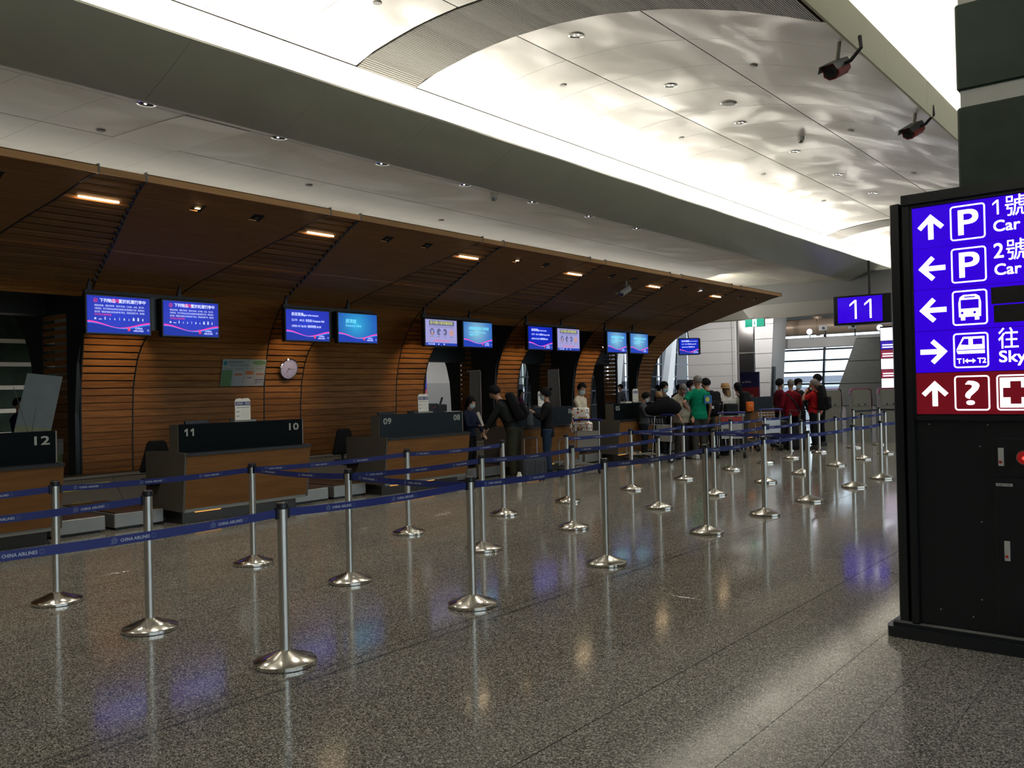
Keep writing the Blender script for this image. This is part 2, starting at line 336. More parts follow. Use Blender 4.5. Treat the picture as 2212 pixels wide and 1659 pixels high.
def ones(mb, x, y, h, st, frame, off=.002, gap=.62):
    for i in range(2 if gap else 1):
        a = x + i * gap * h
        poly(mb, [(a, y), (a + st, y), (a + st, y + h), (a, y + h)], frame, off)
        poly(mb, [(a, y + h), (a - .26 * h, y + h * .78), (a - .26 * h, y + h * .78 - st * 1.1), (a, y + h - st * 1.2)], frame, off + .0004)
def quad(mb, x0, y0, x1, y1, frame, off=.001):
    O, r_, u_ = frame; n = r_.cross(u_)
    mb.add([O + r_ * a + u_ * b + n * off for a, b in ((x0, y0), (x1, y0), (x1, y1), (x0, y1))], [(0, 1, 2, 3)])
def poly(mb, pts, frame, off=.001):
    O, r_, u_ = frame; n = r_.cross(u_); mb.add([O + r_ * a + u_ * b + n * off for a, b in pts], [tuple(range(len(pts)))])
def disc(mb, x, y, r, frame, off=.001, n=16, ry=None): poly(mb, [(x + r * math.cos(2 * PI * i / n), y + (ry or r) * math.sin(2 * PI * i / n)) for i in range(n)], frame, off)
def ring(mb, x, y, r, t, frame, off=.001, n=20):
    O, r_, u_ = frame; nn = r_.cross(u_)
    vs = [O + r_ * (x + q * math.cos(2 * PI * i / n)) + u_ * (y + q * math.sin(2 * PI * i / n)) + nn * off for q in (r - t, r) for i in range(n)]
    mb.add(vs, [(i, (i + 1) % n, n + (i + 1) % n, n + i) for i in range(n)])
def rrect_ring(mb, x0, y0, x1, y1, r, t, frame, off=.002):
    def path(d):
        o = []
        for cx, cy_, a0 in ((x1 - r, y1 - r, 0), (x0 + r, y1 - r, 90), (x0 + r, y0 + r, 180), (x1 - r, y0 + r, 270)):
            for i in range(5): a = R(a0 + i * 22.5); o.append((cx + (r - d) * math.cos(a), cy_ + (r - d) * math.sin(a)))
        return o
    A, B = path(0), path(t); O, r_, u_ = frame; nn = r_.cross(u_); n = len(A)
    mb.add([O + r_ * a + u_ * b + nn * off for a, b in A + B], [(i, (i + 1) % n, n + (i + 1) % n, n + i) for i in range(n)])
def plum(mb, x, y, s, frame, off=.002):
    for i in range(5):
        a = R(90 + 72 * i); disc(mb, x + s * .55 * math.cos(a), y + s * .55 * math.sin(a), s * .42, frame, off + i * .0001, 8)
def interp(x, xs, ys):
    if x <= xs[0]: return ys[0]
    for i in range(len(xs) - 1):
        if x <= xs[i + 1]: return ys[i] + (ys[i + 1] - ys[i]) * (x - xs[i]) / (xs[i + 1] - xs[i])
    return ys[-1]
X_, Y_, Z_ = Vector((1, 0, 0)), Vector((0, 1, 0)), Vector((0, 0, 1))

# ================================================================== SETTING
P = 3.412; YC0 = 6.88
YC = lambda k: YC0 + P * k
# ---- floor: granite tiles with recessed joints
TW, TL = .348, .688; TX0 = -1.67 - 90 * TW; TY0 = 3.91 - 19 * TL
fl = struct('floor', 'polished speckled grey granite floor with thin joints', MB().box((-33, -9.2, -.12), (6.2, 52, -.012)), 'dark_gap')
tb = MB(); hx_, hy_ = TW / 2 - .0011, TL / 2 - .0011
cor = lambda d, z: [(-hx_ + d, -hy_ + d, z), (hx_ - d, -hy_ + d, z), (hx_ - d, hy_ - d, z), (-hx_ + d, hy_ - d, z)]
tb.add(cor(0, -.011) + cor(0, -.001) + cor(.001, 0),
       [(0, 1, 5, 4), (1, 2, 6, 5), (2, 3, 7, 6), (3, 0, 4, 7), (4, 5, 9, 8), (5, 6, 10, 9), (6, 7, 11, 10), (7, 4, 8, 11), (8, 9, 10, 11)])
tile_me = tb.mesh('floor_tile', 'granite'); cand = []
for i in range(112):
    for j in range(88):
        x, y = TX0 + (i + .5) * TW, TY0 + (j + .5) * TL
        if x > 5.8 or y > 51: continue
        d = Vector((x, y, -HC)); z = d.dot(f2)
        vis = z > 1 and abs(d.dot(r3) / z) < 1106 / FPX + .9 / z and abs(d.dot(u3) / z) < 830 / FPX + .5 / z and x > -13
        cand.append((0 if vis else 1, d.length, x, y))
cand.sort()
rest = MB()
for n, (v, d, x, y) in enumerate(cand):
    if n < 290 and not v: obj('tile', tile_me, fl, (x, y, 0))
    else: rest.add([(a + x, b + y, c) for a, b, c in tb.v], tb.f)
o = rest.build('tile', 'granite', fl); o['kind'] = 'stuff'
for n in (2, 7, 12, 17): MB().box((-1.67 - n * TW - .003, -9, -.01), (-1.67 - n * TW + .003, 51, .0004)).build('expansion_joint', 'dark_gap', fl)

# ---- main vault (metal panels), strips of slats, beam, lower ceiling
VP = [(-9.9, 5.35), (-9.75, 5.75), (-9.35, 6.02), (-8.91, 6.20), (-8.31, 6.29), (-7.83, 6.35), (-7.27, 6.37), (-6.56, 6.345), (-5.85, 6.27), (-5.0, 6.09), (-4.58, 5.965), (-4.02, 5.78), (-3.5, 5.566), (-3.05, 5.363)]
vz = lambda x: interp(x, [p[0] for p in VP], [p[1] for p in VP])
ve = struct('ceiling_vault', 'curved silvery metal panel vault over the hall',
            MB().prism([(x, z + .06) for x, z in VP] + [(x, z + .09) for x, z in VP[::-1]], 'y', -9, 45), 'dark_gap')
def vpanel(x0, x1, y0, y1, th=.012, n=5):
    mb = MB(); xs = [x0 + (x1 - x0) * i / n for i in range(n + 1)]
    return mb.prism([(x, vz(x)) for x in xs] + [(x, vz(x) + th) for x in xs[::-1]], 'y', y0, y1)
cols = [(-9.75, -9.12), (-9.10, -7.21), (-7.19, -5.31), (-5.29, -3.055)]
PY = 1.17; strips = [8.03 - 18.72, 8.03, 26.75]; y = 8.03 - 14 * PY; j = 0
pm = {}
while y < 44.5:
    strip = any(abs(y - s) < .3 for s in strips)
    if strip:
        obj('panel', pm[0], ve, (0, y, 0)) if 0 in pm else None
        mb = MB(); x = -9.1
        while x < -3.12:
            mb.add([(x, y + .02, vz(x) - .012), (x + .026, y + .02, vz(x + .026) - .012), (x + .026, y + PY - .02, vz(x + .026) - .012), (x, y + PY - .02, vz(x) - .012),
                    (x, y + .02, vz(x) + .03), (x + .026, y + .02, vz(x + .026) + .03), (x + .026, y + PY - .02, vz(x + .026) + .03), (x, y + PY - .02, vz(x) + .03)],
                   [(0, 3, 2, 1), (4, 5, 6, 7), (0, 1, 5, 4), (1, 2, 6, 5), (2, 3, 7, 6), (3, 0, 4, 7)]); x += .034
        o = mb.build('ceiling_slat', 'strip_slat', ve); o['kind'] = 'stuff'
    else:
        for ci, (a, b) in enumerate(cols):
            if ci not in pm: pm[ci] = vpanel(a, b, 0, PY - .006).mesh('vault_panel', 'ceiling_metal', True)
            obj('panel', pm[ci], ve, (0, y, 0))
    y += PY
LP_ = [(-8.8, 4.775), (-9.6, 4.83), (-10.6, 4.87), (-12.3, 4.90), (-14.8, 4.86)]
lz = lambda x: interp(x, [p[0] for p in LP_[::-1]], [p[1] for p in LP_[::-1]])
lc = struct('ceiling_lower', 'flat grey panelled ceiling above the wooden canopies',
            MB().prism([(x, z + .05) for x, z in LP_] + [(x, z + .09) for x, z in LP_[::-1]], 'y', -9, 27.5), 'dark_gap')
PL = .853; lcols = [(-8.80, -8.94), (-8.95, -10.59), (-10.61, -12.3), (-12.32, -14.8)]; lm = {}
j = -17
while 5.35 + j * PL < 27.4:
    y = 5.35 + j * PL
    for ci, (a, b) in enumerate(lcols):
        mats = 'access_panel' if (ci == 1 and j in (0, 18)) else 'ceiling_lower'
        key = (ci, mats)
        if key not in lm:
            xs = [a + (b - a) * i / 3 for i in range(4)]
            dz = -.008 if mats == 'access_panel' else 0
            lm[key] = MB().prism([(x, lz(x) + dz) for x in xs] + [(x, lz(x) + .015) for x in xs[::-1]], 'y', 0, min(PL, 27.5 - y) - .004).mesh('lower_panel', mats, True)
        obj('panel', lm[key], lc, (0, y, 0), label='paler access panel' if mats == 'access_panel' else None)
    j += 1
# peeled patches on the lower ceiling
for pts in ([(-9.75, 12.6), (-9.35, 12.7), (-9.3, 13.5), (-9.62, 13.3)], [(-9.6, 21.0), (-9.2, 20.6), (-9.05, 21.6)], [(-9.9, 13.9), (-9.7, 13.9), (-9.7, 14.4), (-9.88, 14.5)]):
    MB().add([(x, y, lz(x) - .002) for x, y in pts], [tuple(range(len(pts)))]).build('patch', 'beam_metal', lc, label='dark peeled patch of paint')
bp_ = [(-8.82, 4.80), (-8.80, 4.755), (-8.72, 4.745), (-8.12, 4.985), (-7.86, 5.10), (-7.80, 5.15), (-7.84, 5.19), (-8.0, 5.21), (-9.9, 5.21), (-9.9, 5.12), (-8.82, 5.12)]
be = struct('ceiling_beam', 'long grey metal-clad beam under the glowing cove', MB().box((-9.85, -9, 5.125), (-8.95, 45, 5.2)), 'beam_metal')
bm_ = MB().prism(bp_, 'y', 0, 1.702).mesh('beam_panel', 'beam_metal', True); y = -8.9
while y < 44: obj('panel', bm_, be, (0, y, 0)); y += 1.706
# right: cream fascia with a hidden cove, bright ceiling beyond
cb = struct('trim_1', 'cream cove fascia along the right edge of the vault', MB().box((-3.6, -9, 5.63), (-3.04, 45, 5.67)), 'cream')
cm = MB().box((-3.06, 0, 5.345), (-3.03, 1.995, 5.80)).mesh('trough_face', 'cream'); y = -8.9
while y < 44.5: obj('panel', cm, cb, (0, y, 0)); y += 2.0
for y in (9.6, 10.55, 13.05, 16.5): MB().box((-3.075, y, 5.60), (-3.058, y + .09, 5.80)).build('bracket', 'white_paint', cb)
RP = [(-3.62, 5.62), (-3.6, 5.95), (-3.3, 6.3), (-2.5, 6.62), (-1.2, 6.85), (.6, 6.9), (2.6, 6.75), (4.6, 6.4), (5.6, 6.0)]
struct('ceiling_right', 'white vaulted ceiling glowing above the cream trough', MB().prism(RP + [(x + .02, z + .1) for x, z in RP[::-1]], 'y', -9, 45), 'white_paint', True)
# ---- enclosing walls
struct('wall_right', 'pale plastered side wall', MB().box((5.4, -9, 5.2), (5.6, 45, 6.4)).box((5.4, 40, 0), (5.6, 45, 5.2)).box((5.4, -9, 0), (5.6, -4, 5.2)).box((5.4, -4, 0), (5.6, 40, .6)), 'off_white')
struct('wall_rear', 'pale wall at the near end of the hall', MB().box((-33, -9.2, 0), (5.6, -9, 7.4)), 'off_white')
struct('wall_far_left', 'dark wall behind the far side counters', MB().box((-31, -9, 0), (-30.8, 27.9, 5.4)), 'grey_wall')
struct('ceiling_far', 'plain ceiling over the far side of the counters', MB().box((-33, -9, 5.1), (-14.8, 40, 5.3)), 'bulk_grey')
struct('wall_upper', 'closing wall above the vaults at the far end', MB().box((-10, 45, 4.2), (6, 45.2, 7.5)), 'bulk_grey')
struct('wall_hall_end', 'pale wall closing the right part of the far end', MB().box((-8.3, 41, 0), (5.6, 41.2, 6.5)), 'bulk_light')

# ---- bulkhead and end zone
bk = struct('wall_bulkhead', 'stepped grey bulkhead above the passage at the end of the counters', MB().box((-14.8, 27.5, 3.98), (-8.7, 27.7, 4.92)), 'bulk_grey')
MB().box((-14.8, 27.42, 3.80), (-5.2, 27.9, 4.22)).build('lower_band', 'bulk_light', bk)
MB().box((-14.8, 27.40, 3.765), (-5.2, 27.44, 3.80)).build('rail', 'counter_trim', bk)
MB().box((-8.7, 27.5, 4.2), (-5.2, 27.7, 5.0)).build('upper_band', 'bulk_grey', bk)
struct('ceiling_passage', 'low ceiling of the end passage', MB().box((-31, 27.7, 4.35), (-3, 40, 4.45)), 'bulk_light')
we = struct('wall_end', 'white panelled end wall with thin horizontal joints', MB().box((-17.65, 34.02, 0), (-14.2, 34.3, 4.35)), 'dark_gap')
for (a, b) in ((-17.65, -15.62), (-15.60, -15.2)):
    z = .02
    while z < 4.3: MB().box((a, 33.98, z), (b, 34.03, min(4.34, z + .49))).build('panel', 'white_wall', we); z += .5
MB().tube([(-15.38, 33.9, 0), (-15.38, 33.9, 4.3)], .055, 12).build('drain_pipe', 'white_paint', we, True)
sc_ = struct('wall_steel_pier', 'brushed steel pier between white pipe and flared pillar', MB().box((-15.08, 33.5, 0), (-14.45, 34.0, 4.34)), 'brushed_panel')
MB().box((-15.12, 33.46, 1.66), (-14.41, 33.5, 1.76)).build('band', 'counter_trim', sc_); MB().box((-15.12, 33.46, 2.9), (-14.41, 33.5, 2.94)).build('band', 'counter_trim', sc_)
fp = struct('wall_flared_pillar', 'white panelled pillar leaning outward at its top', MB().prism([(-13.75, 0), (-13.32, 0), (-13.02, 4.3), (-13.75, 4.3)], 'y', 32.1, 33.4), 'white_wall')
z = .02
while z < 4.2:
    x1, x2 = -13.32 + .30 * z / 4.3, -13.32 + .30 * (z + .55) / 4.3
    MB().prism([(-13.78, z), (x1 + .02, z), (x2 + .02, z + .54), (-13.78, z + .54)], 'y', 32.06, 32.1).build('panel', 'white_wall', fp); z += .56
MB().prism([(-13.3, 0), (-13.18, 0), (-13.10, 2.3), (-13.16, 2.3)], 'y', 32.2, 32.4).build('strut', 'dark_frame', fp)
gp = struct('wall_leaning_panel', 'grey leaning panelled wall beside the end window', MB().prism([(-11.15, 0), (-8.95, 0), (-8.95, 3.2), (-9.95, 3.2)], 'y', 32, 32.3), 'dark_gap')
for (z0, z1) in ((0, .78), (.8, 1.58), (1.6, 2.38), (2.4, 3.18)):
    e0 = -11.15 + 1.2 * z0 / 3.2; e1 = -11.15 + 1.2 * z1 / 3.2
    MB().prism([(e0 + .0, z0), (-8.95, z0), (-8.95, z1), (e1, z1)], 'y', 31.97, 32.0).build('panel', 'grey_wall', gp)
MB().box((-8.94, 31.9, 0), (-8.75, 32.1, 3.2)).build('post', 'dark_frame', gp)
# bulk over windows, pipe
sf = struct('trim_2', 'pale horizontal soffit above the end window', MB().box((-13.9, 33.7, 3.02), (-6.5, 34.3, 3.40)), 'bulk_light')
pp = MB(); pp.tube([(-14.2, 35.4, 3.93), (-6.5, 35.4, 3.93)], .34, 20); pp.tube([(-12.55, 35.4, 3.93), (-12.45, 35.4, 3.93)], .38, 20)
pp.tube([(-12.5, 35.4, 3.9), (-12.5, 35.4, 4.34)], .2, 14)
tag(pp.build('duct_pipe', 'pipe_cream', None, True), 'large cream ventilation pipe running above the end window', 'pipe')
def win(name, label, plane, a0, a1, zs, z1, vert, slant, const):
    """glazed wall; plane 'x' (runs along x at y=const) or 'y' (runs along y at x=const)"""
    W = struct(name, label)
    def bx(p0, p1, z0, z1_, t0, t1, n, m):
        mb = MB()
        if plane == 'x': mb.box((p0, const + t0, z0), (p1, const + t1, z1_))
        else: mb.box((const + t0, p0, z0), (const + t1, p1, z1_))
        return mb.build(n, m, W)
    vs = [a0 + (a1 - a0) * i / vert for i in range(vert + 1)]
    zz = [0] + zs + [z1]
    for i in range(vert):
        for j in range(len(zz) - 1): bx(vs[i] + .03, vs[i + 1] - .03, zz[j] + .025, zz[j + 1] - .025, -.006, .006, 'pane', 'window_glass')
    for z in zz: bx(a0, a1, z - .035 if z else 0, z + .035, -.08, .06, 'mullion', 'mullion')
    for v in vs:
        mb = MB(); d = slant
        q = [(v - .035, 0), (v + .035, 0), (v + .035 + d, z1), (v - .035 + d, z1)]
        if plane == 'x': mb.prism(q, 'y', const - .09, const + .05)
        else: mb.prism(q, 'x', const - .09, const + .05)
        mb.build('mullion', 'mullion', W)
    return W
win('window_1', 'wide bright end window with dark horizontal bars', 'x', -16.2, -7.6, [.5, 1.05, 1.6, 2.12, 2.63, 3.1, 3.6], 4.35, 3, .25, 38)
win('window_2', 'tall side glazing with a dark grid of bars seen through the openings', 'y', 29.4, 52, [.75, 1.5, 2.25, 3.0, 3.75, 4.5], 5.2, 12, .55, -26)
struct('wall_side_white', 'white panelled block seen through the first opening', MB().box((-24.6, 20.8, 0), (-24, 29.3, 5.1)), 'white_wall')
for z in (.9, 1.7, 2.5, 3.3): struct('trim_3', 'thin joint in the white block', MB().box((-23.995, 25.6, z), (-23.985, 29.3, z + .015)), 'dark_gap')
struct('wall_grey_block', 'grey lower block in front of the white side wall', MB().box((-23.9, 21.5, 0), (-22.9, 24.9, 1.95)), 'bulk_grey')
for y in (33.6, 39.5, 45.4):
    struct('wall_brace', 'slanted pale column behind the side glazing', MB().prism([(y, 0), (y + .9, 0), (y + 1.9, 5.1), (y + 1.5, 5.1)], 'x', -25.6, -25.2), 'white_wall')
# outside
struct('ground_outside', 'pale pavement outside the glazing', MB().box((-80, 38.4, -.2), (60, 140, -.05)), 'tarmac')
struct('ground_front', 'pale pavement outside the curb-side glazing', MB().box((6.3, -40, -.2), (80, 38.3, -.05)), 'tarmac')
struct('ground_side', 'pale pavement beside the hall', MB().box((-80, -10, -.2), (-33, 38.4, -.05)), 'tarmac')
oa = thing('road_barrier', 'long grey banded road parapet outside the end window', 'barrier', (-12, 60, 0))
MB().box((-40, 0, 0), (40, .4, 1.40)).build('lower_band', 'louvre', oa); MB().box((-40, .1, 1.40), (40, .3, 1.78)).build('middle_band', 'facade_white', oa); MB().box((-40, 0, 1.78), (40, .4, 2.15)).build('upper_band', 'louvre', oa)
win('window_3', 'tall curb-side glazing along the right side of the hall', 'y', -4, 40, [.6, 1.75, 2.9, 4.05], 5.2, 18, 0, 5.5)
def tree(x, y, h, label):
    t = thing('tree', label, 'tree', (x, y, 0), 0, 'trees outside the side glazing')
    MB().tube([(0, 0, 0), (.1, 0, h * .4), (0, .1, h * .7)], [.22, .16, .08], 8).build('trunk', 'bark', t)
    mb = MB(); rr = random.Random(int(x * 10))
    for i in range(420):
        a, b = rr.uniform(0, 2 * PI), math.acos(rr.uniform(-1, 1)); q = rr.uniform(.55, 1) * h * .34
        c = Vector((q * math.sin(b) * math.cos(a), q * math.sin(b) * math.sin(a), h * .62 + q * math.cos(b)))
        u = Vector((rr.uniform(-1, 1), rr.uniform(-1, 1), rr.uniform(-.4, .4))).normalized() * .28; v = u.cross(Vector((rr.uniform(-1, 1), rr.uniform(-1, 1), 1))).normalized() * .2
        mb.add([c - u, c + v, c + u, c - v], [(0, 1, 2, 3)])
    mb.build('foliage', 'leaf', t)
tree(-36, 47, 7, 'leafy green tree outside, left one through the third opening'); tree(-33, 43, 6, 'leafy green tree outside, nearer one behind the roll-up banner')
tree(-39, 53, 8, 'taller leafy tree outside, farthest one behind the glazing')

# ================================================================== WOODEN CANOPIES
PR = [(10.05, 4.25), (10.36, 4.17), (10.72, 4.04), (11.17, 3.90), (11.63, 3.74), (12.12, 3.57), (12.5, 3.45), (12.85, 3.31), (13.05, 3.20), (13.20, 3.09), (13.43, 2.88), (13.64, 2.65), (13.77, 2.44), (13.86, 2.22), (13.95, 1.85), (13.98, 1.43), (14.0, .9), (14.0, .05)]
HX = [10.05, 10.4, 10.83, 11.19, 11.63, 12.24, 12.85, 13.2, 13.43, 13.64, 13.77, 13.9, 14.0]; HH = [1.41, 1.34, 1.24, 1.14, 1.02, .87, .72, .64, .58, .52, .47, .44, .42]
SL = [0]
for i in range(1, len(PR)): SL.append(SL[-1] + math.dist(PR[i], PR[i - 1]))
px = lambda s: interp(s, SL, [p[0] for p in PR]); pz = lambda s: interp(s, SL, [p[1] for p in PR])
hw = lambda s: interp(px(s), HX, HH)
SMAX = SL[-1] - .28
def pn(s):
    a, b = max(0, s - .05), min(SL[-1], s + .05); d = Vector((-(px(b) - px(a)), 0, pz(b) - pz(a))).normalized()
    return Vector((-d.z, 0, d.x)) * -1 if True else d
def pt(s, y, off=0):
    n = pn(s); v = Vector((-px(s), y, pz(s)))
    if n.x > 0 or (abs(n.x) < 1e-6 and n.z < 0): n = -n
    return v + n * off   # off > 0: away from the hall (behind the surface)
def board(mb, s0, s1, ya, yb, th=.022, off=0.0, n=1):
    """ya(s), yb(s): border functions"""
    ss = [s0 + (s1 - s0) * i / n for i in range(n + 1)]
    vs = []; 
    for s in ss: vs += [pt(s, ya(s), off), pt(s, yb(s), off), pt(s, yb(s), off + th), pt(s, ya(s), off + th)]
    fs = []
    for i in range(n):
        a = i * 4
        for j in range(4): fs.append((a + j, a + (j + 1) % 4, a + 4 + (j + 1) % 4, a + 4 + j))
    fs += [(3, 2, 1, 0), (4 * n, 4 * n + 1, 4 * n + 2, 4 * n + 3)]
    mb.add(vs, fs)
who = {-2: 'nearest the camera, past the left edge', -1: 'cut by the left edge of the picture', 0: 'over the twin baggage-notice screens', 1: 'over the round wall clock', 2: 'over the pale health-notice screen by the first opening', 3: 'over the woman with the hair bun', 4: 'over the man in the green shirt', 5: 'at the far end by the white wall'}
for k in range(-2, 6):
    yc = YC(k)
    bay = thing('wood_canopy', 'curved dark wood slatted canopy bay ' + who[k], 'canopy', (0, yc, 0), 0, 'wooden canopy bays over the counters')
    A = lambda s: -hw(s) + .014; B = lambda s: hw(s) - .014
    last = (k == 5); openw = k in (-1, 2, 3, 4)
    C1 = lambda s: hw(s) + .014; D1 = lambda s: P - hw(s) - .014
    # smooth panel with two square recesses
    mb = MB(); n = 14
    board(mb, .012, 2.9, A, B, .03, 0, n); mb.build('smooth_panel', 'wood_canopy', bay)
    for dy in (-.46, .46):
        q = MB(); s0 = .36; f = []
        for s, y in ((s0, dy - .09), (s0, dy + .09), (s0 + .18, dy + .09), (s0 + .18, dy - .09)): f += [pt(s, y, -.003), pt(s, y, -.008)]
        q.add([f[0], f[2], f[4], f[6]], [(0, 1, 2, 3)])
        rc = q.build('downlight_recess', 'dark_gap', bay)
        lit = (k, dy) in ((0, -.46), (2, -.46), (4, .46))
        q = MB(); c = pt(s0 + .09, dy, -.012); q.tube([c + Vector((0, 0, .006)), c], .035, 10); q.build('bulb', ('lamp_cool' if k == 4 else 'lamp_warm') if lit else 'lamp_off', rc)
        q = MB(); c = pt(s0 + .15, dy - .02, -.01); q.tube([c + Vector((0, -.07, 0)), c + Vector((0, .05, 0))], .008, 6); q.build('reflector_edge', 'wood_fascia', rc)
    # lower boards of the smooth band (the lit strip on the wall)
    s = 2.92
    while s < SMAX:
        g = interp(s, [2.9, 3.6, 4.5, 4.9, 5.3, 6.4], [.008, .028, .028, .014, .008, .006]); e = min(s + .118 - g, SMAX)
        mb = MB(); board(mb, s, e, A, B, .02); mb.build('board', 'wood_board', bay); s += .118
    # backing
    mb = MB(); board(mb, .02, SMAX, lambda s: -hw(s), (lambda s: hw(s)) if last else (lambda s: hw(s) if (s < .95 or (openw and s > 3.2)) else (P - hw(s))), .02, .075, 34); mb.build('backing', 'dark_gap', bay)
    if last:
        mb = MB(); board(mb, .0, SMAX, lambda s: hw(s) - .012, lambda s: hw(s) + .012, .10, -.004, 40); mb.build('rib', 'rib_black', bay)
    else:
        # slats of the slatted band
        s = .035
        while s < 2.9:
            wd = interp(s, [0, .9, 1.5, 2.9], [.088, .10, .105, .135]); mb = MB(); board(mb, s, min(s + wd, 3.0), C1, D1, .04); mb.build('slat', 'wood_canopy', bay); s += .159
        s = 2.92
        while s < (3.25 if openw else SMAX):
            g = interp(s, [2.9, 4.5, 5.2, 6.4], [.010, .012, .008, .006])
            mb = MB(); board(mb, s, min(s + .118 - g, SMAX), C1, D1, .02); mb.build('board', 'wood_board', bay); s += .118
        for a, b in (((lambda s: hw(s) - .012), (lambda s: hw(s) + .012)), ((lambda s: P - hw(s) - .012), (lambda s: P - hw(s) + .012))):
            mb = MB(); board(mb, .0, SMAX, a, b, .08, -.004, 40); mb.build('rib', 'rib_black', bay)
        # clip lugs under the right-hand rib
        mb = MB(); s = .1
        while s < 2.9:
            y = P - hw(s); p = pt(s, y, -.012); mb.box((p.x - .02, y - .05, p.z - .012), (p.x + .02, y + .0, p.z + .02)); 
            y = hw(s); s += .159
        o = mb.build('clip', 'rib_black', bay); o['kind'] = 'stuff'
        # glowing tube lamp
        mb = MB(); ymid = P / 2; c = pt(.60, ymid, .03)
        tl = MB().box((c.x - .035, c.y - .27, c.z - .0), (c.x + .05, c.y + .27, c.z + .02)).build('tube_lamp', 'tube_reflector', bay)
        MB().tube([(c.x + .005, c.y - .25, c.z - .035), (c.x + .005, c.y + .25, c.z - .035)], .012, 8).build('tube', 'lamp_tube', tl)
        MB().box((c.x - .03, c.y - .24, c.z - .022), (c.x - .015, c.y + .24, c.z - .012)).build('glow_strip', 'glow_amber', tl)
    # fascia
    for a, b in ((-1.41, 1.41),) + (() if last else ((1.42, P - 1.42),)):
        MB().prism([(-10.02, 4.235), (-10.045, 4.235), (-10.075, 4.315), (-10.02, 4.315)][::-1], 'y', a + .006, b - .006).build('fascia', 'wood_fascia', bay)
    MB().box((-10.3, -1.41, 4.315), (-10.03, 1.41, 4.33)).build('top_board', 'wood_canopy', bay)
    for yj in (1.415,) + (() if last else (P - 1.415,)): MB().box((-10.07, yj - .01, 4.235), (-10.015, yj + .01, 4.345)).build('joint_clip', 'steel_dull', bay)

# dark portal frames in the open bays
def mcurve(z):   # mirrored outline of the far side canopy
    return -(29.42 - interp(z, [p[1] for p in PR[::-1]], [p[0] for p in PR[::-1]]))
lab = {-1: 'dark portal frame with slatted cheek at the left edge by the leaning banner', 2: 'dark portal frame whose lens-shaped opening shows a white block', 3: 'dark portal frame beside the grey roll-up with a red edge', 4: 'dark portal frame nearest the queueing group'}
for k in (-1, 2, 3, 4):
    y1 = YC(k + 1) - .42; y0 = YC(k) + .42
    pf = thing('portal_frame', lab[k], 'frame', (0, y1, 0), 0, 'dark portal frames in the wood wall')
    zs = [0, .5, .9, 1.43, 1.85, 2.22, 2.44, 2.65, 2.88, 3.09, 3.31, 3.6, 4.2]
    mb = MB().prism([(mcurve(z), z) for z in zs] + [(-15.14, 4.2), (-15.14, 0)], 'y', -.09, -.02); mb.build('web', 'dark_frame', pf)
    inner = -14.24
    MB().prism([(-15.14, 3.0), (inner, 3.0), (inner, 0), (-14.0, 0), (-14.0, 1.4), (-13.9, 2.2), (-13.7, 2.65), (-13.3, 3.05), (-12.9, 3.3), (-15.14, 4.1)], 'y', -.09, -.02).build('post', 'dark_frame', pf)
    e = -14.26 if k == -1 else -14.66
    z = .05
    while z < 3.0:
        g = interp(z, [0, 1.6, 1.9, 2.4, 3], [.006, .01, .03, .05, .06])
        MB().box((-15.13, -.075, z), (e, -.05, z + .125 - g)).build('board', 'wood_board', pf); z += .125
    if k != -1: MB().box((-14.70, -.09, 0), (-14.655, -.02, 3.0)).build('jamb', 'dark_frame', pf)
    MB().box((-15.13, -.045, 0), (e, -.03, 1.6 if k == -1 else 1.4)).build('backing', 'dark_gap', pf)
    zt = 3.02 if k == -1 else 2.36
    MB().box((-15.3, y0 - y1, zt), (-14.9, -.1, 4.2)).build('header', 'dark_frame', pf)
    MB().prism([(-15.9, 0), (-14.0, 0), (-14.0, 1.4), (-13.9, 2.2), (-13.7, 2.65), (-13.3, 3.05), (-12.9, 3.3), (-15.9, 4.1)], 'y', y0 - y1 + .03, y0 - y1 + .06).build('near_cheek', 'dark_frame', pf)
fcm = MB().prism([(-(29.6 - x), z) for x, z in PR[:9]] + [(-(29.6 - x), z + .06) for x, z in PR[:9][::-1]], 'y', -4, 25.3)
struct('ceiling_far_canopy', 'mirrored dark wood canopy on the far side of the island', fcm, 'wood_canopy', True)
struct('wall_island', 'dark core wall of the island behind the closed bays', MB().box((-15.6, YC(0) + .4, 0), (-14.3, YC(2) - .45, 4.1)), 'dark_frame')
struct('wall_island_near', 'dark core wall of the island at the near end', MB().box((-15.6, -4, 0), (-14.3, YC(-1) + .4, 4.1)), 'dark_frame')
# green marble columns
def column(x0, x1, y0, y1, zt, z0s, label, name):
    c = struct(name, label, MB().box((x0 + .03, y0 + .03, 0), (x1 - .03, y1 - .03, zt)), 'marble_white')
    z = 0; b = .12; pz_ = .73; k = 0; zs = [q for q in z0s]
    prev = 0
    for q in zs + [zt]:
        if q - prev > .05: MB().rbox((x0, y0, prev), (x1, y1, q), .012, 1).build('marble_slab', 'marble_green', c)
        if q < zt: MB().box((x0 + .02, y0 + .02, q), (x1 - .02, y1 - .02, q + b)).build('white_band', 'marble_white', c)
        prev = q + b
column(-1.38, 1.2, 6.8, 9.2, 6.9, [.61, 1.34, 2.07, 2.80, 3.53, 4.26, 4.99, 5.72, 6.45], 'green marble column with thin white bands behind the lit sign', 'wall_marble_column')
column(-28.4, -26.2, 9.6, 11.4, 5.0, [.65, 1.3, 1.95, 2.6, 3.25], 'green marble column with white bands seen through the left opening', 'wall_marble_column_far')

